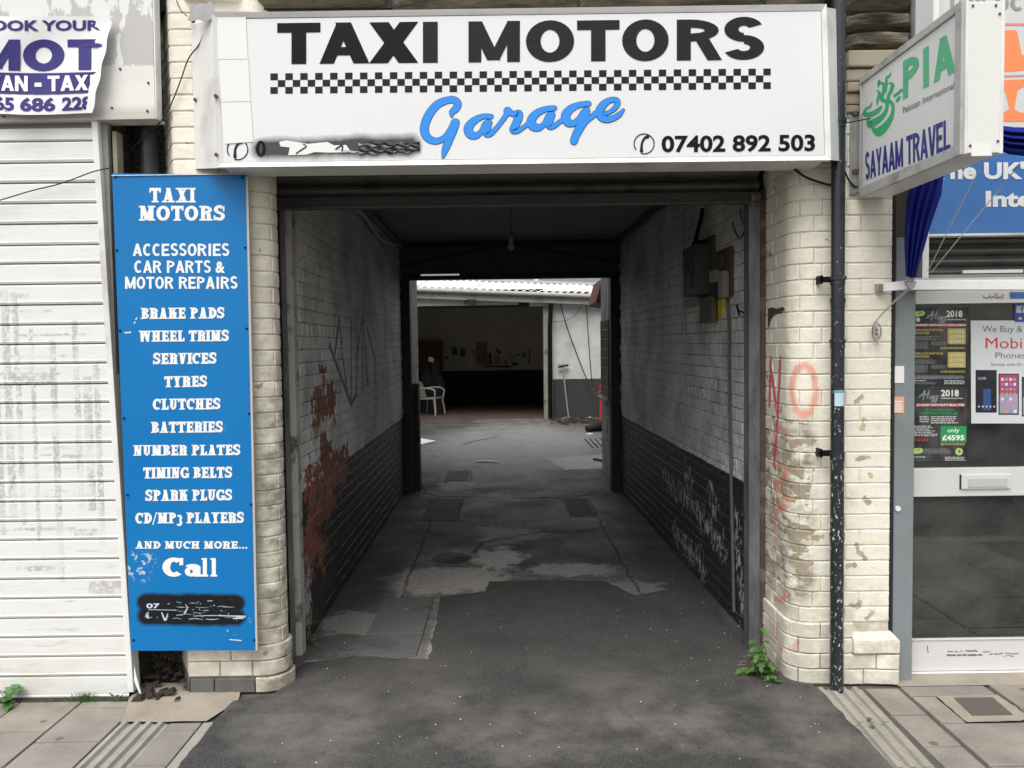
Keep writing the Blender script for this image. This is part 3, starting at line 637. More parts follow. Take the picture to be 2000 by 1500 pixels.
# ------------------------------------------------------------------ brick courses
CH = .076
class Prof:
    def __init__(s, pts):
        s.p = [Vector((a, b, 0)) for a, b in pts]; s.c = [0]
        for a, b in zip(s.p[:-1], s.p[1:]): s.c.append(s.c[-1] + (b-a).length)
        s.L = s.c[-1]
    def at(s, d):
        d = min(max(d, 0), s.L)
        for i in range(len(s.c)-1):
            if d <= s.c[i+1] + 1e-9: break
        u = (d - s.c[i]) / max(s.c[i+1]-s.c[i], 1e-9); p = s.p[i].lerp(s.p[i+1], u); t = (s.p[i+1]-s.p[i]).normalized()
        return p, Vector((t.y, -t.x, 0))
def brick_mesh(name, prof, s0, s1, mat, h=CH, j=.0042, proud=0., jit=.0016, depth=.02, r=.0055, rs=None, flip=1):
    rs = rs or rnd; a, b = s0 + j/2, s1 - j/2
    ss = [a, a, a + r*.8] + [x for x in prof.c if a + r + .004 < x < b - r - .004] + [b - r*.8, b, b]
    oo = [-depth, -r*.8, 0] + [0]*(len(ss)-6) + [0, -r*.8, -depth]
    if len(ss) == 6: ss[3:3] = [a*.67+b*.33, a*.33+b*.67]; oo[3:3] = [0, 0]
    z0, z1 = j/2, h - j/2
    rows = [(-depth, z0), (-r*.8, z0), (0, z0+r*.8), (0, (z0+z1)/2), (0, z1-r*.8), (-r*.8, z1), (-depth, z1)]
    vs = []; e = [rs.uniform(-jit, jit) for _ in range(6)]
    for q, (of, z) in enumerate(rows):
        for k, (s_, o_) in enumerate(zip(ss, oo)):
            p, n = prof.at(s_); d = min(of, o_) if (of < 0 or o_ < 0) else 0
            if d > -r*.5: d += proud + (rs.uniform(-jit, jit))
            vs.append(p + n*flip*d + Vector((0, 0, z + (e[k % 6] *.6 if 0 < q < 6 else 0))))
    m = len(ss); fs = [(i*m+k, i*m+k+1, (i+1)*m+k+1, (i+1)*m+k) for i in range(len(rows)-1) for k in range(m-1)]
    if flip < 0: fs = [f[::-1] for f in fs]
    me = bpy.data.meshes.new(name); me.from_pydata([tuple(v) for v in vs], [], fs); me.update(); me.materials.append(mat)
    for p in me.polygons: p.use_smooth = True
    me.set_sharp_from_angle(angle=R(24))
    return me
def backing(parent, prof, z0, z1, mat, off=-.0052, name='mortar', flip=1, thick=.0):
    rows = [[], []]
    for k, z in enumerate((z0, z1)):
        for c in prof.c:
            p, n = prof.at(max(c - 1e-5, 0)); p2, n2 = prof.at(min(c + 1e-5, prof.L)); nn = (n + n2).normalized()
            rows[k].append(p + nn*flip*off + Vector((0, 0, z)))
    return MB().grid(rows).build(name, mat, parent, smooth=False)
def laid(parent, prof, cuts, z_from, z_to, mat, keep=lambda s0, s1, z: True, nvar=2, proud=None, limit=None, **k):
    """cuts: list of lists of joints along the profile, used in turn for successive courses"""
    cache = {}; i = 0; z = z_from
    while z < z_to - .03:
        cs = cuts[i % len(cuts)]
        for a, b in zip(cs[:-1], cs[1:]):
            if not keep(a, b, z): continue
            pr = proud(z) if proud else 0.
            key = (round(a, 3), round(b, 3), pr, rnd.randrange(nvar))
            if key not in cache: cache[key] = brick_mesh('brick', prof, a, b, mat, proud=pr, **k)
            link('brick', cache[key], parent, (0, 0, z))
        i += 1; z += CH

# ------------------------------------------------------------------ ground
def sheet(name, pts, z, mat, parent=None, thick=.0):
    mb = MB(); pts = [Vector((p[0], p[1], z)) for p in pts]
    if sum(a.x*b.y - b.x*a.y for a, b in zip(pts, pts[1:]+pts[:1])) < 0: pts = pts[::-1]
    mb.poly(pts) if not thick else mb.poly(pts[::-1], (0, 0, -thick)) if False else mb.poly(pts)
    return mb.build(name, mat, parent)
def rough_edge(pts, amp=.02, step=.05):
    out = []
    for a, b in zip(pts, pts[1:] + pts[:1]):
        a = Vector((a[0], a[1], 0)); b = Vector((b[0], b[1], 0)); n = max(1, int((b-a).length/step)); d = (b-a).normalized(); q = Vector((-d.y, d.x, 0))
        for k in range(n):
            p = a.lerp(b, k/n); out.append(p + q*amp*(mnoise.noise(p*9) + .6*mnoise.noise(p*31)))
    return out
struct(sheet('ground', [(-90,-90),(90,-90),(90,120),(-90,120)], -.16, simple('far_ground', (.08,.08,.078), .9)))
road = struct(MB().box((-60,-30,-.2),(60,-2.6,-.12)).build('road', simple('road_asphalt', (.06,.06,.062), .85, var=.3, sc=40)))
kerb = struct(MB().box((-60,-2.6,-.3),(60,-2.45,.0)).build('kerb', simple('granite_kerb', (.30,.29,.27), .8, var=.2)))
bed = MB(); bed.box((-20,-2.45,-.14),(-1.36,.5,-.012)); bed.box((1.50,-2.45,-.14),(20,.5,-.012)); bed.box((-1.36,-2.45,-.14),(1.50,.3,-.012))
pav = struct(bed.build('pavement', GROUT))
def slab_piece(name, x0, y0, x1, y1, mat, top=0., parent=pav, gap=.004, skew=0.):
    t = top + rnd.uniform(-.002, .002); q = [rnd.uniform(-.0015, .0015) for _ in range(4)]
    g = gap; pts = [(x0+g, y0+g), (x1-g, y0+g), (x1-g, y1-g), (x0+g, y1-g)]
    pts = [Vector((a + skew*(-b), b, t + q[i])) for i, (a, b) in enumerate(pts)]
    mb = MB(); mb.slab(pts, (0, 0, -.05)); mb.f = [f[::-1] for f in mb.f]
    return mb.build(name, mat, parent, bevel=.004)
# slabs left of the drive, laid in columns
def column(xa, xb, ys, skip=()):
    for k, (a, b) in enumerate(zip(ys[:-1], ys[1:])):
        if k in skip: continue
        slab_piece('paving_slab', xa, b, xb, a, PAVE)
def run(y0, y1, d): 
    o = [y0]
    while o[-1] - d > y1: o.append(o[-1] - d)
    return o + [y1]
column(-2.083, -1.795, [-.09, -.16, -.49, -.79, -1.09, -1.39, -1.69, -1.99, -2.45])
column(-2.38, -2.083, [-.09, -.395, -.69, -.99, -1.3, -1.6, -1.9, -2.45])
for i in range(6): column(-2.68 - .3*i, -2.38 - .3*i, run(-.09 - (.15 if i % 2 else 0), -2.45, .3))
column(-1.565, -1.415, [-.325, -.40, -.70, -1.0, -1.3, -1.6, -1.9, -2.45])
struct(slab_piece('edging_strip', -1.413, -2.45, -1.355, -.33, RIB, .003), 'structure')
def ribs(xa, xb, y0, y1, n, skew=0., top=0.):
    rows = []; L = xb - xa; prof = []
    for i in range(n):
        u = xa + L*i/n; w = L/n
        prof += [(u + w*.06, -.010), (u + w*.18, .004), (u + w*.55, .006), (u + w*.68, -.010)]
    prof = [(xa, -.05), (xa, -.01)] + prof + [(xb, -.01), (xb, -.05)]
    for y in (y0, y0 + (y1-y0)*.33, y0 + (y1-y0)*.66, y1): rows.append([(x + skew*(-y), y, z + top) for x, z in prof])
    o = MB().grid(rows).build('ribbed_drain_cover', RIB, pav); return o
for a, b in ((-.315, -.74), (-.744, -1.16), (-1.164, -1.6), (-1.604, -2.45)): ribs(-1.79, -1.57, b, a, 4)
for a, b in ((-.055, -.42), (-.424, -.80), (-.804, -1.2), (-1.204, -1.6), (-1.604, -2.45)): ribs(1.455, 1.675, b, a, 4, -.03)
struct(sheet('cement_patch', rough_edge([(-1.79,-.325),(-1.40,-.325),(-1.33,-.10),(-1.36,.02),(-1.6,.1),(-1.88,.1),(-1.86,-.08)], .012), .004, SCREED, pav))
# right hand slabs
column(1.68, 1.845, [-.07, -.345]); column(1.68, 1.845, [-.345, -.63, -.93, -1.3, -1.7, -2.45])
column(1.86, 2.27, [-.045, -.155]); column(1.86, 1.975, [-.165, -.43]); column(1.86, 2.27, [-.43, -.79, -1.15, -1.6, -2.45])
column(2.29, 2.62, [-.045, -.30, -.62, -.95, -1.4, -1.9, -2.45]); column(2.635, 3.0, run(-.045, -2.45, .4)); column(3.0, 3.4, run(-.2, -2.45, .4)); column(3.4, 3.8, run(-.045, -2.45, .4))
struct(sheet('cement_surround', rough_edge([(1.98,-.155),(2.275,-.155),(2.275,-.415),(1.98,-.425)], .01, .03), .0, SCREED, pav))
cov = MB().slab([(2.035,-.365,.0045),(2.215,-.365,.0045),(2.23,-.19,.0045),(2.05,-.19,.0045)], (0,0,-.03)); cov.f = [f[::-1] for f in cov.f]
tag(cov.build('access_cover', simple('brown_iron_cover', (.13,.11,.095), .7, .2, var=.2, sc=60, bump=.3), origin=(2.13,-.28,0)), 'small square brown metal access cover set in cement in front of the shop door', 'access cover')
struct(sheet('threshold_strip', [(1.86,-.045),(4.2,-.045),(4.2,.14),(1.86,.14)], -.001, SCREED, pav))
struct(sheet('shopfront_gap_soil', [(-4.5,-.09),(-1.88,-.09),(-1.6,.10),(-1.6,.3),(-4.5,.3)], -.004, SOIL, pav))
# passage floor, yard and drive
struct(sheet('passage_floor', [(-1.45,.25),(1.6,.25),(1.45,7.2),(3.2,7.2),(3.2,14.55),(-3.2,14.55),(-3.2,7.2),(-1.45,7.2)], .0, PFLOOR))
ap = [(-1.345,-.13),(-1.36,-.33),(-1.36,-2.45),(1.50,-2.45),(1.475,-.8),(1.455,-.06),(1.40,.1),(1.36,.42)] 
top = [G(*a) for a in ((1430,1235),(1400,1190),(1330,1150),(1240,1165),(1180,1137),(1060,1135),(955,1138),(948,1158),(860,1168),(850,1230),(836,1291),(770,1288),(700,1283),(600,1296),(575,1310))]
ap += [(p.x, p.y) for p in top] + [(-1.13,.1),(-1.17,-.05)]
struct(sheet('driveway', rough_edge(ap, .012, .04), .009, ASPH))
st = [(-.95,.0), (-.7,.25),(-.2,.3),(.5,.2)]
pf = bpy.data.objects['passage_floor']
for x0, x1, ya, yb, n in ((-.87,-.535,1.42,.40,3), (-.895,-.54,4.92,3.80,4), (-.85,-.57,6.9,6.08,3), (.55,.80,4.82,3.92,2)):
    for k in range(n): slab_piece('floor_slab', x0, ya + (yb-ya)*(k+1)/n, x1, ya + (yb-ya)*k/n, simple('worn_channel_slab', (.105,.103,.10), .85, var=.35, sc=6, bump=.5, dirt=(.06,.06,.06)) if k == 0 and x0 == -.87 else bpy.data.materials['worn_channel_slab'], .012 if ya < 2 else .006, pf, .003)
struct(sheet('floor_glare_patch', rough_edge([(G(*a).x, G(*a).y) for a in ((1058,897),(1110,893),(1178,888),(1190,905),(1180,916),(1105,919),(1085,912))], .12, .1), .005, simple('wet_glare_concrete', (.34,.34,.335), .38, var=.3, sc=6, dirt=(.2,.2,.2))))  # damp floor, its glare painted in as a paler grey
struct(sheet('garage_floor', [(-3.2,14.55),(3.2,14.55),(3.2,20.2),(-3.2,20.2)], .002, REDFL))

# ------------------------------------------------------------------ facade: left brick pilaster
LP = Prof([(-1.74,.24),(-1.60,0.)] + [(-1.40,0),(-1.30,0)] + arc(-1.25,.105,.105,-90,55,13) + [(-1.235,.25),(-1.265,.44)])
pilL = empty('brick_pilaster', (-1.35, .1, 0), 'cream painted brick pilaster with rounded corner behind the tall blue sign', 'pilaster')
c = LP.c; A0 = c[1]; cN = c[3]; aE = c[12]
L_ = LP.L
cutsL = [[0, .14, A0, A0+.215, cN+.16, L_], [0, A0, A0+.11, cN+.22, L_]]
def keepL(a, b, z): return not (.26 < z < 2.42 and b < A0 + .24)
laid(pilL, LP, cutsL, 3*CH-.001, 3.42, CREAM, keepL, 3)
laid(pilL, Prof([(-1.74,.24),(-1.60,-.012),(-1.255,-.012)] + arc(-1.245,.105,.117,-90,50,13)[1:] + [(-1.23,.26)]), [[0, .28, .28+.16, .28+.32, .85], [0, .28, .28+.215, .90]], CH, 3*CH-.002, CREAM, nvar=1)
BP = Prof([(-1.74,.24),(-1.60,-.02),(-1.25,-.02)] + arc(-1.24,.105,.125,-90,50,13)[1:] + [(-1.22,.26)])
gb = simple('bare_grey_brick', (.12,.115,.105), .9, var=.35, sc=15, bump=.4)
for a, b, mt_ in ((0,.30,gb),(.30,.42,gb),(.42,.62,gb),(.62,.90,CREAM)): link('brick', brick_mesh('brick', BP, a, b, mt_), pilL, (0,0,-.004))
backing(pilL, LP, -.01, 3.42, CREAMJ)
# ------------------------------------------------------------------ right pilaster
RP = Prof(RPTS)
pilR = empty('brick_pilaster', (1.6, .1, 0), 'cream painted brick pilaster with red NO PARKING spray, right of the gateway', 'pilaster')
c = RP.c; bs = c[2]; be = c[11]; fE = c[13]
cutsR = [[0, .17, be-.07, be+.155, fE, RP.L], [0, .24, be+.0, be+.225, fE, RP.L], [0, .15, be-.07, be+.04, be+.155, fE, RP.L], [0, .22, be+.0, be+.115, fE, RP.L]]
def keepR(a, b, z): return not (z > 2.53 and b < be + .09)
laid(pilR, RP, cutsR, 4*CH-.002, 2.93, CREAM, keepR, 3)
BPR = Prof([(1.34,.46),(1.34,.20)] + [(x-.012, y-.014) for x, y in arc(1.457,.105,.105,180,270,9)] + [(1.60,-.014),(1.70,-.014)])
laid(pilR, BPR, [[0,.26,.47,.64,.74],[0,.20,.38,.58,.74]], 0., 3*CH, CREAM, nvar=1)
laid(pilR, BPR, [[0,.26,.42,.58,.74]], 3*CH+.0, 4*CH-.01, CREAM, nvar=1)
PLR = Prof([(1.60,-.02),(1.705,-.02),(1.868,-.035),(1.868,.12)])
laid(pilR, PLR, [[0,.10,.27,.42],[0,.16,.27,.42]], -.002, 2*CH+.02, CREAM, nvar=1)
mb = MB(); mb.hexa([(1.66,-.035,2*CH+.07),(1.868,-.035,2*CH+.07),(1.868,.12,2*CH+.07),(1.66,.12,2*CH+.07)][::-1], [(1.66,-.035,.155),(1.868,-.035,.155),(1.868,.12,.155),(1.66,.12,.155)][::-1])
mb = MB(); zz = .157
mb.hexa([(1.645,-.036,zz),(1.87,-.036,zz),(1.87,.12,zz),(1.645,.12,zz)], [(1.645,-.036,zz+.062),(1.87,-.036,zz+.062),(1.87,.12,zz+.062),(1.645,.12,zz+.062)])
mb.hexa([(1.645,-.036,zz+.0625),(1.87,-.036,zz+.0625),(1.87,.12,zz+.0625),(1.645,.12,zz+.0625)], [(1.645,.005,zz+.098),(1.84,.005,zz+.098),(1.84,.12,zz+.098),(1.645,.12,zz+.098)])
mb.build('plinth_cap', CREAM, pilR, bevel=.006)
backing(pilR, RP, -.01, 2.93, CREAMJ)
# broken hole by the jamb
qh = [on_pilaster(*a) + Vector((-.002,-.003,0)) for a in ((1500,603),(1508,600),(1518,603),(1529,599),(1534,604),(1526,611),(1513,614),(1506,624),(1500,644))]
MB().poly(qh).build('broken_socket', simple('broken_brick_dirt', (.07,.05,.04), .95, var=.5, sc=40, bump=.8), pilR)

# ------------------------------------------------------------------ passage walls
def long_wall(root, x0, y0, x1, y1, z1, flip, mat, matj):
    pr = Prof([(x0, y0), (x1, y1)]); Lw = pr.L; unit = Prof([(0,0),(.225,0)]); ang = math.atan2(y1-y0, x1-x0)
    metas = [brick_mesh('brick', unit, 0, .225, mat, j=.0045, r=.0045, jit=.0022, flip=flip) for _ in range(8)]
    halfs = [brick_mesh('brick', Prof([(0,0),(.1125,0)]), 0, .1125, mat, j=.0045, r=.0045, jit=.0022, flip=flip) for _ in range(3)]
    spots = []; nz = int(z1/CH) + 1
    for k in range(nz):
        d = 0 if k % 2 else -.1125
        if k % 6 == 5: 
            d = -.05
            while d < Lw - .05: spots.append((d, k, 1)); d += .1125
            continue
        while d < Lw - .02: spots.append((d, k, 0)); d += .225
    spots = [(max(d, 0) if d < 0 else d, k, h or d < 0) for d, k, h in spots if d + .22 < Lw + .1]
    spots.sort(key=lambda t: (t[0]*1.0 + abs(t[1]*CH-1.4)*.35))
    tang = (pr.p[1]-pr.p[0]).normalized()
    rotm = Matrix.Rotation(ang, 4, 'Z')
    for d, k, hf in spots[:300]:
        o = link('brick', rnd.choice(halfs if hf else metas), root, pr.p[0] + tang*d + Vector((0, 0, k*CH))); o.rotation_euler.z = ang
    mb = MB()
    for d, k, hf in spots[300:]:
        me = rnd.choice(halfs if hf else metas); off = pr.p[0] + tang*d + Vector((0,0,k*CH))
        mb.add([rotm @ v.co + off for v in me.vertices], [tuple(p.vertices) for p in me.polygons])
    o = mb.build('brickwork', mat, root, smooth=False); o['kind'] = 'stuff'
    nrm = Vector((tang.y, -tang.x, 0))*flip
    a = pr.p[0] - nrm*.0046; b = pr.p[1] - nrm*.0046
    MB().slab([a, b, b + Vector((0,0,z1+.06)), a + Vector((0,0,z1+.06))], -nrm*.2).build('mortar_bed', matj, root)
WL = lambda y: -1.175 - .013*y
WR = lambda y: 1.345 - .0245*y
pwl = empty('passage_wall', (WL(.5), .5, 0), 'left brick wall of the passage, white above black with red brick showing and black graffiti', 'wall')
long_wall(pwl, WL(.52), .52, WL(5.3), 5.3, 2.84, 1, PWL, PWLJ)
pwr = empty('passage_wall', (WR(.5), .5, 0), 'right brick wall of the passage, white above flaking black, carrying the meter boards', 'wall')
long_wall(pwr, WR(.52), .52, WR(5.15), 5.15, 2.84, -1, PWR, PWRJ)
ceil = empty('passage_ceiling', (0, 3, 2.85), 'dark sooty ceiling over the passage', 'ceiling')
MB().box((-1.9,.52,2.86),(1.9,5.6,3.0)).build('plaster', CEIL, ceil)
# ragged cornice runs
for sx, f in ((-1, WL), (1, WR)):
    mb = MB(); pts = [(f(y) - sx*.035 + .012*mnoise.noise(Vector((y*3, sx, 0))), y, 2.80 + .02*mnoise.noise(Vector((y*2, 5, sx)))) for y in [.6 + i*.3 for i in range(16)]]
    mb.tube(pts, [.022 + .012*abs(mnoise.noise(Vector((p[1]*4, 1, 2)))) for p in pts], 6); mb.build('cornice', simple('cornice_dirt' , (.06,.055,.05) if sx > 0 else (.16,.155,.15), .9), ceil, smooth=True)
# building mass above (solid, keeps the passage dark)
mass = empty('terrace_building', (0, 2.8, 2.9), 'sandstone terrace building spanning over the garage passage', 'building')
MB().box((-7,.30,3.02),(7,5.75,7.5)).build('upper_storey', STONE, mass)
MB().box((-7,.30,-.1),(-1.77,5.75,3.019)).build('left_unit', CREAMJ, mass)
MB().box((1.9,.9,-.1),(7,5.75,3.019)).build('right_unit', DASH, mass)
MB().box((-1.68,.46,-.1),(-1.41,5.75,3.019)).build('party_wall', DASH, mass)
MB().box((1.57,.46,-.1),(1.88,5.75,3.019)).build('party_wall', DASH, mass)
MB().box((-1.4,.30,2.62),(1.4,.515,3.019)).build('lintel', HEADER, mass)
MB().box((1.38,.14,-.05),(1.84,.455,2.95)).build('core', CREAMJ, mass)
MB().box((-1.6,.10,-.05),(-1.28,.455,3.4)).build('core', CREAMJ, mass)
# rough stones above the signs
for px0, px1, py0, py1, Y in ((480,760,-60,10,.02),(762,1130,-60,10,.0),(1132,1500,-60,10,.01),(1502,1618,-60,12,.0),(1652,1786,-50,22,.03),(1652,1786,24,58,.02),(1652,1786,60,100,.03),(350,478,-40,8,-.01)):
    a = P(px0, py0, Y); b = P(px1, py1, Y); rows = []
    for i in range(9):
        z = b.z + (a.z-b.z)*i/8; row = []
        for k in range(15):
            x = a.x + (b.x-a.x)*k/14; e = min(i, 8-i)/2; f = min(1, e)*min(1, min(k, 14-k)/1.5)
            row.append((x, Y - .035*f - .028*f*mnoise.noise(Vector((x*7, z*26, 3))) + .05*(1-f), z))
        rows.append(row)
    MB().grid(rows).build('stone_block', STONE if px0 != 350 else CREAM, mass, smooth=True)
MB().box((P(1652,0).x,.055,2.90),(1.93,.3,3.6)).box((-1.75,.055,3.3),(1.5,.3,3.9)).build('bed_joint', SOIL, mass)
mb = MB(); zt = P(1700,102).z
for k, (dz, dy, hh) in enumerate(((0,-.035,.075),(-.083,-.02,.055),(-.145,-.03,.045),(-.195,-.015,.05),(-.25,-.02,.035))):
    mb.box((1.60,dy,zt+dz-hh),(1.90,.1,zt+dz)) 
mb.build('timber_moulding', TIMBER, mass, bevel=.008)

# ------------------------------------------------------------------ gateway: roller shutter, guides
rs_ = empty('roller_shutter', (.1,.45,2.4), 'dark rolled-up metal shutter at the top of the gateway under the sign', 'roller shutter')
zs = [P(1000,y,.43).z for y in (318,335,353,356,381,404)]
for z0, z1 in ((P(1000,302,.43).z, P(1000,328,.43).z), (P(1000,327.5,.43).z, P(1000,353,.43).z), (P(1000,352.5,.43).z, P(1000,381,.43).z)):
    rows = []; hh = z0 - z1
    for k in range(9):
        u = k/8; rows.append([(x, .43 - .035*math.sin(math.pi*min(1, u/.85)) if u < .86 else .43 + .012, z1 + hh*u) for x in (-1.25, 1.315)])
    MB().grid(rows).build('slat', ROLL, rs_, smooth=True)
zb0, zb1 = P(1000,381,.43).z, P(1000,404,.43).z
MB().box((-1.25,.40,zb1),(1.315,.425,zb0-.012)).box((-1.25,.385,zb1-.004),(1.315,.425,zb1+.006)).box((-1.25,.385,zb0-.018),(1.315,.425,zb0-.008)).build('bottom_rail', simple('grimy_bottom_rail', (.065,.063,.058), .6, var=.3, sc=5), rs_, bevel=.002)
MB().box((-1.25,.47,2.42),(1.36,.50,2.66)).build('shutter_box', BLACKW, rs_)
gl = empty('shutter_guide', (-1.13,.45,0), 'narrow steel shutter guide with peeling white timber lining, left side of the gateway', 'shutter guide', 'steel guides of the roller shutter')
xg = [-1.205, -1.16]
MB().box((-1.222,.425,0),(-1.198,.445,2.5)).box((-1.222,.445,0),(-1.212,.50,2.5)).build('channel', GALV, gl, bevel=.002)
MB().box((-1.35,.446,-.01),(-1.2225,.515,2.6)).build('backing_strip', BLACKW, gl)
mb = MB(); mb.box((-1.205,.45,0),(-1.166,.53,2.5)); mb.build('timber_lining', simple('white_peeling_timber', (.42,.40,.36), .7, var=.2, dirt=(.03,.028,.025), dsc=8), gl)
gr_ = empty('shutter_guide', (1.31,.45,0), 'grey galvanised shutter guide beside the rusty jamb on the right', 'shutter guide', 'steel guides of the roller shutter')
MB().box((1.262,.40,0),(1.320,.418,2.44)).box((1.262,.418,0),(1.272,.50,2.44)).box((1.310,.418,0),(1.320,.50,2.44)).build('channel', GALV, gr_, bevel=.003)
mb = MB().box((1.268,.385,2.395),(1.322,.46,2.46)); mb.build('guide_cap', GALV, gr_, bevel=.012)
# rusty jamb board with a ragged outer edge
zz = [i*.04 for i in range(63)]; f0 = []; f1 = []
for z in zz:
    e = 1.365 + .008*mnoise.noise(Vector((z*7, 2, 0))) + .006*mnoise.noise(Vector((z*23, 1, 0))); f0.append((1.321, .408, z)); f1.append((e, .401, z))
mb = MB(); mb.grid([f0, f1][::-1]); mb.grid([f1, [(x, .47, z) for x, y, z in f1]][::-1]); 
tag(mb.build('jamb_board', RUSTJ, origin=(1.38,.42,0)), 'rusty brown jamb strip between the steel guide and the right pilaster', 'jamb')
# ------------------------------------------------------------------ main sign
YF = -.205
sg = empty('shop_sign', (.06,-.1,2.5), 'long white TAXI MOTORS Garage light box sign above the gateway', 'sign')
TL, TR, BR, BL = P(418,27,YF), P(1611,11,YF), P(1619,313,YF), P(428,327,YF)
def fr(px, py, Y=YF): return P(px, py, Y)
MB().hexa([TL+Vector((.01,.004,-.01)), TR+Vector((-.01,.004,-.01)), BR+Vector((-.01,.004,.01)), BL+Vector((.01,.004,.01))][::-1], [Vector((v.x, -.0, v.z)) for v in (TL,TR,BR,BL)][::-1]).build('cabinet', WHITE, sg)
f0 = [fr(425,38), fr(1603,22), fr(1610,303), fr(436,317)]
n_ = MB(); n_.poly([v + Vector((0,-.0005,0)) for v in f0][::-1]); n_.build('face', SFACE, sg)
def framebar(o0, o1, i1, i0, name='frame', mat=WHITE, out=.014):
    q0 = [Vector((v.x, v.y - out, v.z)) for v in (o0, o1)] + [Vector((v.x, v.y-.002, v.z)) for v in (i1, i0)]
    mb = MB(); mb.add(q0 + [Vector((v.x, v.y+.02, v.z)) for v in (o0, o1, i1, i0)], [(0,1,2,3),(7,6,5,4),(0,4,5,1),(1,5,6,2),(2,6,7,3),(3,7,4,0)])
    bm = mb; return mb.build(name, mat, sg)
O = [fr(416,27), fr(1612,10), fr(1621,314), fr(427,328)]; I = [fr(424,36), fr(1604,21), fr(1611,304), fr(436,318)]
framebar(O[0], O[1], I[1], I[0]); framebar(O[2], O[3], I[3], I[2]); framebar(O[3], O[0], I[0], I[3]); framebar(O[1], O[2], I[2], I[1])
MB().slab([P(374,50,.0)+Vector((0,-.004,0)), O[0]+Vector((-.002,0,-.02)), O[3]+Vector((-.002,0,.0)), P(382,330,.0)+Vector((0,-.004,0))], (0,.006,0)).build('side_panel', WHITE, sg)
MB().slab([O[1]+Vector((.003,0,-.01)), P(1650,20,0), P(1656,316,0), O[2]+Vector((.003,0,.004))], (0,.006,0)).build('side_panel', WHITE, sg)
rows = []
for i in range(5):
    u = i/4; rows.append([P(368+48*k/6 + 3*math.sin(k*2+i), 14 + 26*u + 5*mnoise.noise(Vector((k*.9, i*.7, 2))) - (2*k if i < 3 else 0), -.16 - .05*k/6 + .03*mnoise.noise(Vector((k, i, 9)))) for k in range(7)])
MB().grid(rows).build('bent_flashing', STEEL, sg, smooth=True)
for px, py in ((424,190),(425,304),(384,197),(378,42)):
    c0 = P(px, py, YF if px > 400 else -.02); MB().tube([c0+Vector((0,.0,0)), c0+Vector((0,-.022,0))], .0085, 10).build('bolt', BOLT, sg)
def face_rect(x0, yt, x1, yb, sl=-.0125): # px box on the sign with the sign's own slope
    return corners(x0, yt, x1, yt + sl*(x1-x0), yb, yb + sl*(x1-x0), YF - .0015)
for ch, x0, x1 in (('T',541.5,626),('A',624,720),('X',721,817),('I',826,855),('M',915,1015.5),('O',1027,1121.5),('T',1127,1210),('O',1215,1306),('R',1321.8,1408),('S',1413,1492.5)):
    yt = 45.3 - (x0-541)*.0088; yb = 125.5 - (x0-541)*.0092
    T_ = {'T':.28,'A':.27,'X':.31,'I':.42,'M':.27,'O':.275,'R':.28,'S':.27}[ch]; H_ = {'T':.235,'O':.23,'R':.22,'S':.215,'A':.24}.get(ch, .24)
    W_ = WID[ch]; 
    if ch in 'TAX': W_ = W_
    strokes_text('lettering', ch, face_rect(x0, yt, x1, yb), BLK if x0 < 780 else GREYBLK, sg, t=T_ if ch != 'I' else .42, h=H_)
mb = MB(); ct = face_rect(528, 143.3, 1505.5, 183.3, -.0098)
for i in range(67):
    for r_ in range(3):
        if (i + r_) % 2 == 0:
            mb.poly([bil(ct, i/67, 1-r_/3-1/3), bil(ct, (i+1)/67, 1-r_/3-1/3), bil(ct, (i+1)/67, 1-r_/3), bil(ct, i/67, 1-r_/3)])
mb.build('chequer_band', GREYBLK, sg)
GS = [[(375,262,20),(378,225,52),(412,190,62),(428,148,64),(398,116,60),(340,116,60),(255,150,68),(185,225,72),(140,320,74),(134,400,74),(170,458,66),(238,480,56),(308,450,50),(362,378,46),(402,316,68)],
 [(408,315,70),(392,380,62),(352,470,64),(318,550,60),(298,620,26)],
 [(722,262,44),(650,262,46),(572,300,62),(523,360,76),(535,415,76),(588,432,60),(636,396,42),(672,335,56),(690,310,40)],
 [(708,318,50),(690,370,52),(678,412,54),(712,418,48),(770,365,40),(825,295,40),(862,240,44)],
 [(870,212,68),(920,240,46),(966,238,70),(964,280,72),(936,345,66),(922,380,66),(955,390,46),(1010,358,38),(1060,320,44)],
 [(1284,188,46),(1210,196,48),(1130,232,62),(1082,292,76),(1096,348,76),(1150,360,58),(1196,326,42),(1234,262,56),(1250,240,42)],
 [(1268,246,50),(1250,300,50),(1238,345,54),(1272,350,46),(1330,312,38),(1385,270,46)],
 [(1588,148,48),(1510,158,48),(1432,192,64),(1386,250,76),(1400,308,74),(1450,324,56),(1500,285,44),(1545,225,54),(1562,200,40)],
 [(1580,206,44),(1556,290,64),(1512,360,74),(1480,420,68),(1458,480,64)],
 [(1520,350,40),(1590,290,36),(1650,235,50)],
 [(1700,238,40),(1770,225,36),(1830,178,46),(1842,128,54),(1800,112,44),(1735,142,60),(1692,200,72),(1694,252,72),(1735,286,60),(1800,280,50),(1860,245,44),(1896,204,24)]]
gfn = lambda x, y: P(800 + x/4.545, 170 + y/4.545, YF - .0015)
SN = Vector((0,-1,0))
brush('script_outline', GS, gfn, BLK, sg, SN, 1, .0004, 3.2)
brush('script_lettering', GS, gfn, SKYB, sg, SN, 1, .0016, -1.0)
inter_text('lettering', '07402 892 503', face_rect(1292, 263.5, 1592, 297.5, -.0085), BLK, sg, bold=.030)
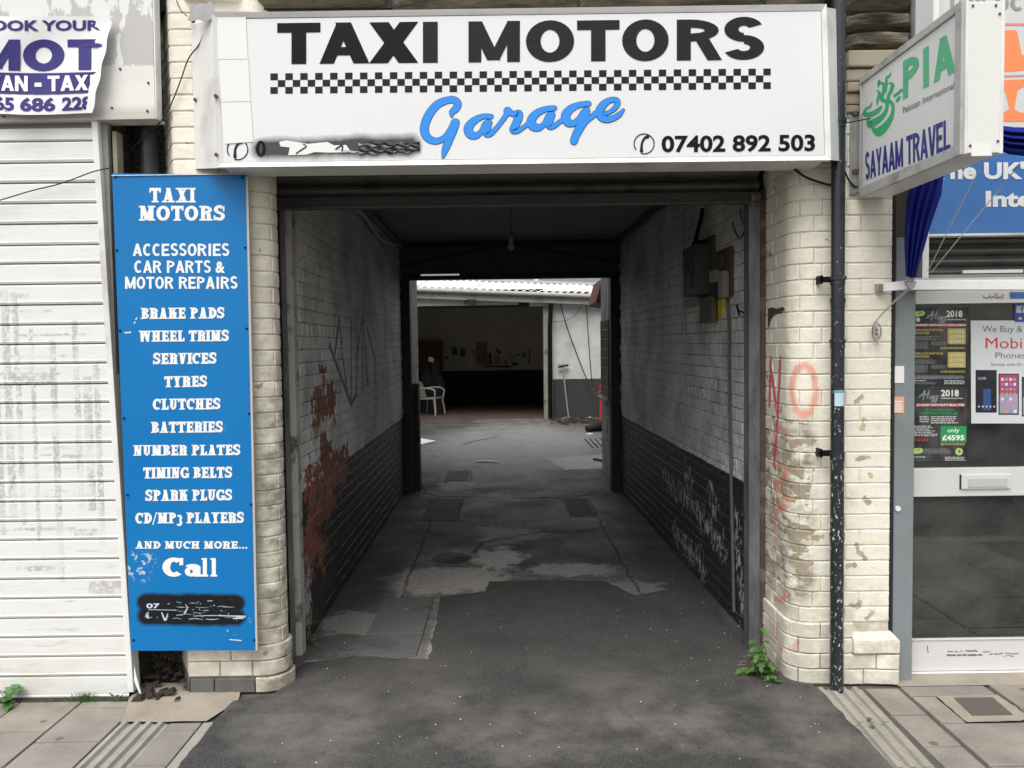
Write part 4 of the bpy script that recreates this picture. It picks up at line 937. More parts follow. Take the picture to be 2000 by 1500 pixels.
def phone(cx, cy, r, mat):
    ring = [(cx + r*math.cos(R(a)), cy + r*math.sin(R(a)), 2.2) for a in range(-215, 110, 20)]
    hs_ = [(cx+7,cy-14,7),(cx+1,cy-11,5),(cx-4,cy-2,4.5),(cx-5,cy+6,5),(cx-5,cy+14,7)]
    brush('phone_symbol', [ring, hs_], lambda x, y: P(x, y, YF-.0015), mat, sg, SN, 1, .001)
phone(1258, 281, 19.5, GREYBLK); phone(464, 292, 20, GREYBLK)
strokes_text('lettering', 'O', face_rect(500, 275, 519, 306), BLK, sg, t=.3, h=.16)
for q in ([(424,32),(480,32),(484,115),(426,116)], [(427,117),(485,116),(489,198),(431,199)], [(431,200),(489,199),(495,277),(439,281)]):
    MB().slab([P(a, b, YF-.004) for a, b in q][::-1], (0,.0015,0)).build('paper_patch', PAPER, sg)
def torn(pts, mat, Y, parent, name='torn_tape'):
    return MB().poly([P(a, b, Y) for a, b in pts][::-1]).build(name, mat, parent)
torn([(545,277),(560,274),(600,281),(640,277),(652,284),(676,283),(686,297),(640,298),(615,297),(598,302),(563,303),(566,288),(548,286)], PAPER, YF-.003, sg)
torn([(650,290),(700,296),(712,280),(730,290),(690,299)], simple('grey_torn_tape', (.45,.45,.45), .5), YF-.0036, sg)
rows = []
for i in range(9):
    rows.append([P(700 + 120*k/14, 279 + 22*i/8*(1-.25*k/14) + 3*math.sin(k*1.7 + i) , YF - .006 - .006*abs(math.sin(i*2.1 + k*.35))) for k in range(15)])
MB().grid(rows).build('wrinkled_tape', simple('crumpled_black_plastic', (.008,.008,.008), .3, dirt=(.10,.10,.10), dsc=30), sg)
brush('scratch_mark', [[(578,300,2.5),(588,293,2.5),(598,286,2.5),(592,281,2)], [(655,292,3),(668,284,3),(668,296,2.5)]], lambda x, y: P(x, y, YF-.0045), GREYBLK, sg, SN, 1, 0, 0, False)

# ------------------------------------------------------------------ tall blue sign
YB = -.075
bs_ = empty('shop_sign', (-1.55,-.06,.25), 'tall blue sign panel with white list of car services, left of the gateway', 'sign')
q = [P(219,339,YB), P(481,341,YB), P(501,1270,YB), P(256,1271,YB)]
MB().slab([v + Vector((0,.001,0)) for v in q][::-1], (0,.012,0)).build('backing_board', simple('board_edge', (.35,.33,.3), .7), bs_)
MB().slab([v + Vector((0,-.001,0)) for v in q][::-1], (0,.0018,0)).build('panel', BLUE, bs_)
a, b = q[0], q[1]; MB().box((a.x,-.082,a.z-.012),(b.x,-.061,b.z+.004)).build('top_edging', WHITE, bs_)
MB().slab([q[1]+Vector((-.001,-.004,-.012)), q[1]+Vector((.009,-.004,-.012)), q[2]+Vector((.007,-.004,0)), q[2]+Vector((-.003,-.004,0))], (0,.014,0)).build('side_edging', simple('edging', (.5,.45,.4), .6), bs_)
MB().box((-1.80,-.063,.5),(-1.74,.0,.55)).box((-1.80,-.063,2.2),(-1.74,.0,2.25)).box((-1.4,-.063,.5),(-1.34,-.004,.55)).box((-1.4,-.063,2.2),(-1.34,-.004,2.25)).build('batten', TIMBER, bs_)
for px, py in ((226,346),(474,347),(229,489),(479,484),(235,646),(482,642),(243,817),(487,808),(250,967),(491,985),(261,1250),(497,1250)):
    c0 = P(px, py, YB); MB().tube([c0, c0+Vector((0,-.005,0))], .0055, 8).build('screw', BLK, bs_)
def B(x0, yt, x1, yb, sl=0.): return corners(x0, yt, x1, yt+sl, yb, yb+sl, YB - .0015)
strokes_text('lettering', 'TAXI', B(292,367,381.5,395.5), WTXT, bs_, .27, .2, True)
strokes_text('lettering', 'MOTORS', B(271.5,402,439.5,431), WTXT, bs_, .27, .2, True)
strokes_text('lettering', 'ACCESSORIES', B(259.5,476,448,500), WTXT, bs_, .25, .18, gap=.10)
strokes_text('lettering', 'CAR PARTS', B(262.5,509,412,533), WTXT, bs_, .25, .18, gap=.10); inter_text('lettering', '&', B(421,509,439.5,533), WTXT, bs_, .036)
strokes_text('lettering', 'MOTOR REPAIRS', B(244.5,540.5,464,564), WTXT, bs_, .25, .18, gap=.10)
for s_, x0, yt, x1, yb in (('BRAKE PADS',275,601.5,438.5,623),('WHEEL TRIMS',271.5,646,447,667.5),('SERVICES',299,690,423,711.5),('TYRES',321,735,404.5,756.5),
    ('CLUTCHES',298.5,779,430.5,800.5),('BATTERIES',295,824,435.5,845.5),('NUMBER PLATES',260.5,869.5,469.5,890),('TIMING BELTS',280,913,453.5,934.5),('SPARK PLUGS',284,957,453.5,978.5)):
    strokes_text('lettering', s_, B(x0,yt,x1,yb,-1.2), WTXT, bs_, .30, .2, True, .03)
strokes_text('lettering', 'CD/MP3 PLAYERS', B(264.5,1001.5,476.5,1022.5,-1.2), WTXT, bs_, .30, .2, True, .03)
strokes_text('lettering', 'AND MUCH MORE...', B(264.5,1057,483.5,1071.5), WTXT, bs_, .27, .22, True, .05)
strokes_text('lettering', 'C', B(317.5,1089,359,1126), WTXT, bs_, .30, .22, True)
strokes_text('lettering', 'a', B(361,1089,392,1126), WTXT, bs_, .26, .22, True)
strokes_text('lettering', 'll', B(392,1090,426,1126), WTXT, bs_, .19, .18, True, .02)
TB = simple('torn_blue', (.08,.25,.55), .5)
inter_text('lettering', '07', B(286,1178,312,1188), simple('pale_blue_print', (.55,.65,.8), .5), bs_, .03)
_r = random.Random(3); sc_ = []
for k in range(34):
    x_ = _r.uniform(284, 462); y_ = _r.choice([1176,1183,1192,1199,1206]) + _r.uniform(-3, 3); l_ = _r.uniform(3, 30) if _r.random() < .6 else _r.uniform(1, 5)
    sc_.append([(x_, y_, _r.uniform(.3,1.1)), (x_+l_*.5, y_+_r.uniform(-1.5,1.5), _r.uniform(.4,1.6)), (x_+l_, y_+_r.uniform(-1,2), .3)])
sc_ += [[(286,1206,5),(288,1198,4),(290,1208,3)], [(316,1196,2),(323,1211,4),(328,1198,1.5)], [(360,1199,3.5),(366,1187,2),(362,1180,.8)], [(290,1190.5,1.2),(345,1191.5,1.2)], [(378,1203,1.2),(420,1202,1.6),(480,1204,3.5)], [(455,1208,2),(476,1206,5)]]
brush('scratch_mark', sc_, lambda x, y: P(x, y, YB-.0015), simple('pale_scratch', (.45,.55,.68), .5, var=.5, sc=60), bs_, SN, 1, .0004, 0, False)
brush('scratch_mark', [[(448,1249,2),(472,1251,2)], [(265,625,3),(268,620,2)], [(262,632,3),(264,628,2)], [(243,650,2.5),(256,649,3)], [(425,1128,3),(450,1139,5),(470,1138,6),(473,1134,3)]][:4],
      lambda x, y: P(x, y, YB-.0015), simple('chip_white', (.6,.7,.8), .5), bs_, SN, 1, .0004, 0, False)

# ------------------------------------------------------------------ left unit: white shutter, fascia, banner
ls = empty('roller_shutter', (-2.4,-.03,0), 'closed white slatted shutter with tape residue, left of the blue sign', 'roller shutter')
ys = [249,276,318,357,397,437,478.5,514.5,555,595,634,672,710,750,787,826,865,904,942,979,1017,1054,1092,1130,1168,1206,1244,1282,1320,1364]
zz = [P(100, y, -.03).z for y in ys]; zz.sort()
xr = lambda z: P(0,0,0).x*0 + (-1.885 + (z/2.85)*-.075)
for k, (z0, z1) in enumerate(zip(zz[:-1], zz[1:])):
    h = z1 - z0; g = .004; xe = xr(z0)
    prof = [(z0+.0008, -.018), (z0+.003, -.036), (z0+h*.13, -.040), (z0+h*.17, -.036), (z0+h*.9, -.034), (z1-.004, -.031), (z1-.0004, -.016)]
    dy = rnd.uniform(-.0015, .0015)
    rows = [[(x, y+dy, z) for x in (-4.3, -3.4, -2.7, -2.3, xe)] for z, y in prof]
    MB().grid(rows).build('slat', SHUT, ls)
MB().box((-4.3,-.014,0),(-1.9,.02,2.9)).build('backing_panel', simple('shutter_joint_dark', (.26,.26,.25), .8), ls)
MB().slab([(xr(2.87)-.002,-.045,2.87),(xr(2.87)+.026,-.045,2.87),(xr(0)+.026,-.045,0.02),(xr(0)-.002,-.045,0.02)], (0,.075,0)).build('guide_rail', WHITE, ls, bevel=.003)
fs_ = empty('fascia_panel', (-2.6,-.07,2.86), 'grey and white fascia panel with torn vinyl above the white shutter', 'fascia panel')
e0 = P(303,232,-.06); e1 = P(299,-20,-.06)
MB().slab([(-4.6,-.06,e0.z-.015),(e0.x,-.06,e0.z),(e1.x,-.06,3.75),(-4.6,-.06,3.75)], (0,.03,0)).build('panel', FASC, fs_, bevel=.002)
MB().slab([(-4.6,-.056,e0.z-.014),(e0.x,-.056,e0.z+.001),(e0.x,.05,e0.z+.001),(-4.6,.05,e0.z-.014)], (0,0,.012)).build('soffit', WHITE, fs_)
MB().slab([(e0.x+.004,-.065,e0.z),(e0.x+.010,-.065,e0.z),(e1.x+.010,-.065,3.75),(e1.x+.004,-.065,3.75)], (0,.06,0)).build('edge_trim', WHITE, fs_)
for px, py in ((290,162),(288,217),(235,135),(219,211),(8,228),(60,282),(127,262),(150,411)):
    if py > 240: c0 = P(px, py, -.035); continue
    c0 = P(px, py, -.06); MB().tube([c0, c0+Vector((0,-.004,0))], .006, 8).build('screw', BOLT, fs_)
ban = empty('banner', (-2.4,-.14,2.9), 'hanging white and purple vinyl banner reading BOOK YOUR MOT VAN - TAXI', 'banner')
def bY(x, y): return -.090 - .010*math.sin(y/34. + x/70.) - .006*math.sin(x/23.) - (.008 if x > 190 else 0)
rows = []
for i in range(23):
    y = 32 + 190*i/22; xe = 220 - 40*(i/22) + 1.5*math.sin(i); row = []
    for k in range(30):
        u = k/29; x = -330 + (xe+330)*u; row.append(P(x, y + 2.2*math.sin(x/45.)*(i/22) - (0 if x < 190 else 0), bY(x, y) - (.012*(u > .98))))
    rows.append(row)
MB().grid(rows[::-1]).build('sheet', simple('white_banner_vinyl', (.80,.80,.80), .5, var=.02), ban, smooth=True)
def bpatch(name, x0, x1, y0, y1, mat, sl=0):
    rows = []
    for i in range(7):
        y = y0 + (y1-y0)*i/6; rows.append([P(x, y + 2.2*math.sin(x/45.)*((y-32)/190), bY(x, y) - .003) for x in [x0 + (x1 - sl*(y-y0) - x0)*k/18 for k in range(19)]])
    return MB().grid(rows[::-1]).build(name, mat, ban, smooth=True)
bpatch('purple_band', -330, 191, 141.5, 182.5, PURP, .16)
def bc(x0, yt, x1, yb, l=.0): return corners(x0, yt, x1, yt, yb, yb, -.110 - l)
bt_ = [inter_text('lettering', 'BOOK YOUR', bc(-40,38.5,196,60), PURP, ban, .036)]
for ch, x0, x1, t_ in (('M',-52,39.5,.27),('O',45,126,.27),('T',132,199.5,.30)): bt_.append(strokes_text('lettering', ch, bc(x0, 77, x1, 137.5), PURP, ban, t_, .25))
bt_.append(strokes_text('lettering', 'VAN', bc(-24,147,54.5,177,.004), WTXT, ban, .26, .2))
bt_.append(strokes_text('lettering', 'TAXI', bc(93,147,186,177,.004), WTXT, ban, .26, .2))
bt_.append(MB().poly([P(a, b, -.112) for a, b in ((67.5,168),(81,168),(81,160),(67.5,160))]).build('lettering', WTXT, ban))
bt_ += [inter_text('lettering', s_, bc(a_,188,b_,215.5), PURP, ban, .042) for s_, a_, b_ in (('65',-11,27.5),('686',39,108),('228',121,180))]
CMI = CM.inverted()
def lay_on_banner(o, lift):
    o0 = ORI[o.name]
    for v in o.data.vertices:
        q = CMI @ (v.co + o0 - CAM); px = 1000 - FPX*q.x/q.z; py = 750 + FPX*q.y/q.z
        extra = abs(v.co.y + o0.y + .1108) % .001
        v.co = P(px, py + 2.2*math.sin(px/45.)*((py-32)/190), bY(px, py) - lift - extra*.6) - o0
for k, o in enumerate(bt_): lay_on_banner(o, .0052 if o.data.materials[0] == WTXT else .0022)
for px, py in ((218,38),(12,217),(186,195)):
    c0 = P(px, py, -.11); MB().tube([c0, c0+Vector((0,-.004,0))], .006, 10).build('eyelet', STEEL, ban)
# recess between the unit and the pilaster
rc = empty('recess_wall', (-1.8,.2,0), 'dark pebbledash recess wall behind the downpipe, left of the pilaster', 'wall')
MB().box((-2.0,.22,-.1),(-1.70,.30,3.4)).box((-1.905,.05,0),(-1.885,.22,2.85)).build('render', DASH, rc)
MB().box((-1.885,.0,2.0),(-1.865,.06,2.72)).build('timber_strip', TIMBER, rc)
dp = empty('downpipe', (-1.76,.12,0), 'black downpipe in the dark recess between shutter and brick pilaster', 'downpipe')
MB().tube([(-1.765,.12,.25),(-1.765,.12,3.3)], .042, 14).build('pipe', simple('black_recess_pipe', (.025,.027,.033), .45, dirt=(.07,.07,.08)), dp, smooth=True)  # black is the pipe's own colour
MB().tube([(-1.765,.12,.16),(-1.765,.12,.27)], .055, 14).tube([(-1.765,.12,1.9),(-1.765,.12,1.98)], .055, 14).build('collar', BLK, dp, smooth=True)
lt = MB()
for k in range(46):
    x = rnd.uniform(-1.87, -1.6); y = rnd.uniform(-.1, .2); s_ = rnd.uniform(.008, .028); z = rnd.uniform(.0, .02) + max(0, y)*.25
    lt.hexa([(x-s_, y-s_*.7, z), (x+s_*.9, y-s_*.6, z+.004), (x+s_, y+s_*.7, z), (x-s_*.8, y+s_*.8, z)], [(x-s_*.6, y-s_*.4, z+s_*.8), (x+s_*.6, y-s_*.4, z+s_*.7), (x+s_*.5, y+s_*.5, z+s_), (x-s_*.5, y+s_*.4, z+s_*.6)])
o = lt.build('rubble', SOIL, origin=(-1.75,.05,0)); tag(o, 'dark heap of litter and soil in the recess below the blue sign', 'litter'); o['kind'] = 'stuff'
mb = MB(); mb.tube([P(278,1315,-.08), P(268,1340,-.09)+Vector((0,0,0)), P(258,1363,-.1)], .004, 5)
tag(MB().poly([P(*a, -.07) for a in ((262,1300),(266,1320),(276,1356),(273,1357),(262,1330))], (0,.004,0)).build('peeled_strip', PAPER, origin=(-1.85,-.07,0)), 'thin white peeled strip hanging at the foot of the shutter', 'strip')

# ------------------------------------------------------------------ right drainpipe
dr = empty('drainpipe', (1.575,-.06,0), 'tall black drainpipe with peeling paint down the right pilaster', 'drainpipe')
pb = P(1634,1338,-.075); pt = P(1638,-30,-.075); xa = lambda z: pb.x + (pt.x-pb.x)*z/pt.z
MB().tube([(xa(z), -.075, z) for z in (0.0,.6,1.2,1.8,2.4,3.0,3.6)], .0315, 20).build('pipe', PIPE, dr, smooth=True)
for py, r_ in ((238,.038),(545,.040),(588,.036),(668,.037),(888,.036),(1045,.035)):
    z = P(1636, py, -.075).z; MB().tube([(xa(z),-.075,z-.028),(xa(z),-.075,z-.004)], .034, 20).tube([(xa(z),-.075,z-.004),(xa(z),-.075,z+.012)], r_, 20).build('collar', PIPE, dr, smooth=True)
for py in (545, 886):
    z = P(1636, py, -.075).z; MB().box((xa(z)-.075,-.06,z-.014),(xa(z)+.04,-.045,z+.014)).box((xa(z)-.075,-.06,z-.02),(xa(z)-.062,0.01,z+.02)).build('bracket', BLK, dr, bevel=.003)
st_ = empty('sticker', P(1635,777,-.112), 'small pale blue notice sticker on the black drainpipe', 'sticker')
c0 = P(1635,777,-.075); rows = []
for zz_ in (-.037,.037): rows.append([(c0.x + .0328*math.sin(a), -.075 - .0328*math.cos(a), c0.z + zz_) for a in [R(-42 + 90*k/8) for k in range(9)]])
MB().grid(rows).build('paper', simple('pale_blue_paper', (.50,.66,.74), .7), st_)
rows = []
for zz_ in (.025,.036): rows.append([(c0.x + .0334*math.sin(a), -.075 - .0334*math.cos(a), c0.z + zz_) for a in [R(-40 + 86*k/8) for k in range(9)]])
MB().grid(rows).build('print', simple('blue_stripe', (.15,.35,.5), .7), st_)
def cable(name, pts, r, label, mat=RUBBER, Y=None, par=None, grp=None):
    pts = [P(*p) if isinstance(p, tuple) else Vector(p) for p in pts]; out = []
    for i in range(len(pts)-1):
        p0 = pts[max(i-1,0)]; p1 = pts[i]; p2 = pts[i+1]; p3 = pts[min(i+2,len(pts)-1)]
        for k in range(5):
            u = k/5; out.append(.5*((2*p1) + (p2-p0)*u + (2*p0-5*p1+4*p2-p3)*u*u + (3*p1-p0-3*p2+p3)*u**3))
    out.append(pts[-1]); o = MB().tube(out, r, 6).build(name, mat, par, smooth=True, **({} if par else {'origin': pts[0]}))
    if par is None: tag(o, label, 'cable', grp)
    return o
cable('cable', [(1540,316,.05),(1552,330,-.02),(1572,345,-.03),(1598,355,-.03),(1622,362,-.03)], .0065, 'black cable drooping from under the long sign to the drainpipe')
cable('cable', [(343,-5,-.03),(352,18,-.06),(366,32,-.1)], .0025, 'thin wire above the crumpled flashing at the top of the left pilaster')
cable('cable', [(410,36,-.17),(390,85,-.08),(368,115,-.03),(350,165,-.02),(330,212,-.02),(308,245,-.01),(290,262,.05),(258,290,.08),(243,322,.1)], .003, 'thin dark wire crossing the pilaster from the long sign into the recess')
cable('cable', [(-40,400,-.08),(0,391,-.07),(60,373,-.06),(120,358,-.06),(180,336,-.07),(216,328,-.07)], .003, 'thin dark wire sagging across the white shutter slats')
cable('cable', [(1612,22,-.15),(1618,60,-.06),(1626,120,-.03),(1628,190,-.03)], .002, 'fine wire looped at the right end of the long sign')
cable('cable', [(1652,240,-.06),(1675,236,-.1),(1700,231,-.16)], .003, 'short wire from the drainpipe to the green travel sign')
cable('cable', [(1650,335,-.03),(1658,352,-.02),(1672,365,-.02),(1690,368,-.02)], .0045, 'dark cable below the travel sign bracket on the brick')
# ------------------------------------------------------------------ projecting travel sign (its faces run out from the wall)
XL = 1.655
def Q(px, py, X=XL): return PX(px, py, X)
ps = empty('projecting_sign', (1.72,-.5,2.4), 'white projecting light box with green PIA lettering and blue SAYAAM TRAVEL', 'sign')
a, b, c2, d2 = Q(1684,150), Q(1878,10), Q(1882,311), Q(1680,378)
yn = (b.y + c2.y)/2; yf = (a.y + d2.y)/2; zt = (a.z + b.z)/2; zb = (c2.z + d2.z)/2; XR = P(1956,150,yn).x
MB().box((XL, yn, zb), (XR, yf, zt)).build('cabinet', WHITE, ps, bevel=.006)
# face inset with frame lips
zt1, zb1, yn1, yf1 = zt-.03, zb+.045, yn+.045, yf-.012
MB().poly([(XL-.0015,yf1,zt1),(XL-.0015,yn1,zt1),(XL-.0015,yn1,zb1),(XL-.0015,yf1,zb1)][::-1]).build('face', simple('travel_sign_face', (.66,.67,.67), .35, var=.03), ps)
fm = MB()
fm.box((XL-.010,yn,zt-.026),(XL+.004,yf,zt+.004)).box((XL-.008,yn,zb-.002),(XL+.004,yf,zb+.040)).box((XL-.009,yn-.004,zb),(XL+.004,yn+.040,zt)).box((XL-.009,yf-.010,zb),(XL+.004,yf,zt))
fm.build('frame', simple('aged_grey_trim', (.42,.42,.41), .5, var=.12, dirt=(.2,.19,.17), dsc=6), ps, bevel=.002)
MB().box((XL+.012,yn-.009,zb+.004),(XR-.006,yn-.002,zt-.006)).build('end_panel', simple('cream_end_panel', (.74,.74,.70), .35, var=.03), ps, bevel=.002)
MB().box((XL+.004,yn-.012,zb),(XL+.014,yn+.01,zt)).box((XR-.010,yn-.012,zb),(XR+.003,yn+.01,zt)).build('corner_trim', WHITE, ps, bevel=.002)
for x, z in ((XL+.028,zt-.02),(XR-.03,zt-.02),(XR-.016,zt-.05),(XL+.025,zb+.03),(XR-.016,zb+.045)): MB().tube([(x,yn-.009,z),(x,yn-.013,z)], .0045, 8).build('screw', BOLT, ps)
MB().slab([P(1897,305,yn-.0095),P(1937,304,yn-.0095),P(1936,281,yn-.0095),P(1897,281,yn-.0095)], (0,-.0008,0)).build('blank_label', PAPER, ps)
XF = XL - .0018
def qc(tl, tr, br, bl): return [PX(*v, XF) for v in (tl, tr, br, bl)]
strokes_text('lettering', 'PIA', qc((1764,120),(1864,58),(1866,140),(1763.5,195)), GREENV, ps, .27, .24, gap=.12)
inter_text('lettering', 'Pakistan International', qc((1763.5,209),(1864,158),(1864,172.5),(1763.5,222.5)), GREYTXT, ps, .008)
strokes_text('lettering', 'SAYAAM TRAVEL', qc((1690,300),(1856,231),(1856.5,291.5),(1690.5,352)), NAVY, ps, .26, .17, gap=.04)
LG = [[(382,128,6),(355,180,34),(322,200,30),(322,280,34),(315,385,10)], [(222,320,14),(222,260,24),(240,232,18),(236,290,10),(262,262,26),(290,285,36),(285,370,42),(262,455,46),(300,480,50),(335,470,30)],
 [(205,350,12),(236,390,34),(214,470,30),(206,530,14)], [(315,480,44),(330,540,40),(312,610,48),(262,680,62),(180,740,86),(120,770,90),(90,700,18)],
 [(362,265,22),(398,290,46),(372,370,40),(345,425,40),(350,480,46),(395,520,44),(402,600,40),(370,700,60),(300,800,90),(220,860,110),(165,830,50)],
 [(150,492,6),(122,550,26),(72,580,30),(50,640,36),(90,650,60),(150,640,62),(215,600,56),(262,550,26)],
 [(422,420,36),(456,392,36)], [(474,378,36),(506,350,34)], [(452,478,36),(482,440,34)]]
brush('airline_script', LG, lambda x, y: PX(1680 + x/6.25, 120 + y/6.25, XF), simple('airline_green', (.03,.38,.15), .4, var=.05), ps, Vector((-1,0,0)), 1, .0004, 0)
mb = MB(); mb.box((XL-.035,-.012,zb+.02),(XL-.004,.0,zt-.16)).box((XL-.006,yf-.02,zb+.03),(XL-.003,.0,zt-.16)).build('wall_bracket', STEEL, ps, bevel=.002)
for py in (222, 335): q = P(1669, py, -.014); MB().tube([q, q+Vector((0,-.012,0))], .012, 6).build('bolt', BOLT, ps)
# ------------------------------------------------------------------ right hand shop
YD = .14
sf = empty('door_frame', (1.9,.1,0), 'grey blue metal door surround post at the left of the travel shop door', 'door frame')
MB().box((1.857,.02,-.01),(1.955,.22,P(1750,466,.06).z)).build('post', GREYPOST, sf, bevel=.004)
MB().box((1.838,.01,-.01),(1.852,.2,3.0)).build('black_reveal', BLACKW, sf)
MB().box((1.90,.21,1.9),(2.02,.29,3.05)).build('dark_return', simple('brown_dark_return', (.06,.05,.04), .8), sf)
def dr_(px, py): return P(px, py, YD)
door = empty('shop_door', (2.2,YD,0), 'white framed glass shop door with letterbox and dark Hajj posters', 'door')
xl0, xl1 = dr_(1769,900).x, dr_(1781,900).x; xr0 = xl0 + .98; xr1 = xr0 + .05
zs_ = {k: dr_(1880, y).z for k, y in dict(top=567, g1=592, g1b=913, g2=968, g2b=1246, bot=1308).items()}
def dbox(nm, x0, x1, z0, z1, y0=YD-.02, y1=YD+.03, m=WFRAME, p=door, bv=.004): return MB().box((x0,y0,z0),(x1,y1,z1)).build(nm, m, p, bevel=bv)
dbox('stile', xl0, xl1, zs_['bot'], zs_['top']); dbox('stile', xr0, xr1, zs_['bot'], zs_['top'])
dbox('rail', xl1, xr0, zs_['g1'], zs_['top']-.002); dbox('rail', xl1, xr0, zs_['g2'], zs_['g1b']); dbox('rail', xl1, xr0, zs_['bot']+.003, zs_['g2b'])
dbox('bead', xl1, xr0, zs_['g1']-.004, zs_['g1']+.004, YD-.026, YD-.02); dbox('bead', xl1, xr0, zs_['g2b']-.002, zs_['g2b']+.006, YD-.026, YD-.02)
dbox('glass_pane', xl1, xr0, zs_['g1b'], zs_['g1'], YD+.005, YD+.012, GLASS, bv=0); dbox('glass_pane', xl1, xr0, zs_['g2b'], zs_['g2'], YD+.005, YD+.012, GLASS, bv=0)
dbox('sill', 1.955, xr1+.02, 0.0, zs_['bot']-.004, YD-.04, YD+.05, WHITE)
lb = dbox('letterbox', dr_(1872,924).x, dr_(1968,924).x, dr_(1900,953).z, dr_(1900,925).z, YD-.032, YD-.02, WFRAME, bv=.004)
dbox('flap', dr_(1884,932).x, dr_(1960,932).x, dr_(1900,949).z, dr_(1900,932).z, YD-.036, YD-.032, simple('letterbox_flap', (.5,.5,.49), .4), lb)
MB().box((dr_(1871,924).x-.003,YD-.024,dr_(1900,953).z-.002),(dr_(1872,924).x,YD-.0205,dr_(1900,925).z)).build('slot_shadow_gap', BLK, lb)
for (px, py, wv, hv) in ((1807,1263,.003,.012),(1808,1270,.004,.003),(1848,1269,.001,.001)): q = dr_(px, py); MB().box((q.x,YD-.0225,q.z-hv),(q.x+wv,YD-.0205,q.z+hv)).build('scuff', simple('scuff_black', (.1,.1,.1), .8), door)
mb = MB()
for px0, px1, py, t_ in ((1846,1875,1269,1.5),(1878,1905,1268,2.4),(1845,1926,1276,3.2),(1925,1950,1274,2),(1950,1985,1273,1.6),(1915,1930,1270,1.4),(1955,1975,1278,1.3)):
    n = 8
    for k in range(n):
        if rnd.random() < .85: u0 = px0 + (px1-px0)*k/n; q0 = dr_(u0, py + rnd.uniform(-.8,.8)); q1 = dr_(u0 + (px1-px0)/n*rnd.uniform(.7,1.), py); mb.box((q0.x,YD-.0222,q0.z-t_*.0011),(q1.x,YD-.0205,q0.z+t_*.0011))
mb.build('tape_residue', simple('scuff_black', (.12,.12,.115), .8), door)
q = P(1753,993,.02); tag(MB().tube([q, q+Vector((0,-.008,0))], .013, 16).build('doorbell', WHITE, origin=q), 'small round white bell push on the grey door post', 'doorbell')
for nm, y0, y1, mt_, lab in (('sticker',715,748,PAPER,'blank white sticker on the grey door post'),('sticker',775,807,simple('orange_notice', (.75,.40,.24), .7),'orange and white notice sticker on the grey door post')):
    o = MB().slab([P(1743,y0,.017),P(1766,y0,.017),P(1766,y1,.017),P(1743.5,y1,.017)], (0,.002,0)).build(nm, mt_, origin=P(1750,y1,.017)); tag(o, lab, 'sticker')
    if y0 > 750:
        pr_ = MB()
        for k in range(7): pr_.poly([P(1745,783+k*3.3,.0165),P(1745,784.6+k*3.3,.0165),P(1745+rnd.uniform(12,20),784.6+k*3.3,.0165),P(1764,783+k*3.3,.0165)])
        pr_.build('print', PAPER, o)
# fascia, closed shutter over door, side window beyond
ZF0 = P(1900,456,.10).z; ZF1 = P(1900,250,.10).z
fa = empty('shop_fascia', (3.0,.1,2.3), "light blue shop fascia with white words The UK's, above the shop door", 'shop fascia')
MB().box((P(1813,400,.1).x,.095,ZF0),(5.5,.16,ZF1)).build('panel', LBLUE, fa, bevel=.002)
MB().box((P(1813,400,.1).x,.088,ZF0-.012),(5.5,.16,ZF0-.001)).build('bottom_trim', WHITE, fa)
MB().box((P(1800,400,.1).x,.085,P(1800,545,.1).z),(P(1813,400,.1).x-.002,.14,ZF1)).build('side_trim', WHITE, fa)
def fc(x0, yt, x1, yb): return corners(x0, yt, x1, yt, yb, yb, .0935)
inter_text('lettering', "The UK's", fc(1822,315,2022,350), WTXT, fa, .04)
inter_text('lettering', 'Inter', fc(1925,371,2042,404), WTXT, fa, .04)
us = empty('shop_fascia', (3.0,.06,2.9), 'white upper fascia with orange printed shape behind the projecting travel sign', 'shop fascia')
MB().box((P(1785,100,.05).x,.05,ZF1-.02),(5.5,.12,3.6)).build('panel', simple('pale_upper_fascia', (.62,.62,.61), .4, var=.03), us)
MB().box((P(1788,50,.0).x,.0,P(1788,95,.0).z),(P(1822,50,.0).x,.048,3.6)).build('side_trim', simple('grey_flashing', (.4,.4,.4), .5), us)
MB().box((P(1822,50,.02).x,.02,P(1822,45,.02).z),(P(1834,50,.02).x,.048,3.6)).build('corner_trim', WHITE, us)
ou = lambda pts, m, nm='orange_print': MB().poly([P(x, y, .0485) for x, y in pts][::-1]).build(nm, m, us)
strokes_text('lettering', 'UNLOCK', corners(1856,-8,2030,-8,20.5,20.5,.0485), simple('silver_print', (.30,.30,.30), .5), us, .26, .2, gap=.1)
ou([(1955,45),(2080,47),(2080,51),(1955,49.5)], REDTXT if False else simple('coral_line', (.75,.25,.2), .5), 'printed_line')
ou([(1940,60),(1982,58.5),(1987,62),(1996,108),(2060,108),(2060,134),(2000,137),(1940,142)], ORANGE)
ou([(1940,148),(2060,144),(2060,147),(1940,151.5)], simple('coral_line', (.75,.25,.2), .5), 'printed_line')
ou([(1940,157),(2060,153),(2060,168),(2000,169),(1988,175),(1981,213),(1990,219),(2060,228),(2060,237),(1940,237),(1940,221),(1962,219),(1972,213),(1964,180),(1957,171),(1940,168)], ORANGE)
sh2 = empty('roller_shutter', (3,.2,2.2), 'dark slatted security shutter above the shop door', 'roller shutter')
zA = P(1900,458,.22).z; zB = P(1900,540,.22).z; n = 4
for k in range(n):
    z1 = zA - (zA-zB)*k/n; hh = (zA-zB)/n; rows = []
    for i in range(9):
        u = i/8; rows.append([(x, .22 - .03*math.sin(math.pi*min(1, u/.85)) if u < .86 else .232, z1 - hh + hh*u) for x in (2.02, 3.9)])
    MB().grid(rows).build('slat', ROLL, sh2, smooth=True)
MB().box((2.02,.16,zB-.006),(3.9,.24,zB+.006)).build('bottom_rail', simple('grey_shutter_rail', (.3,.3,.3), .5), sh2)
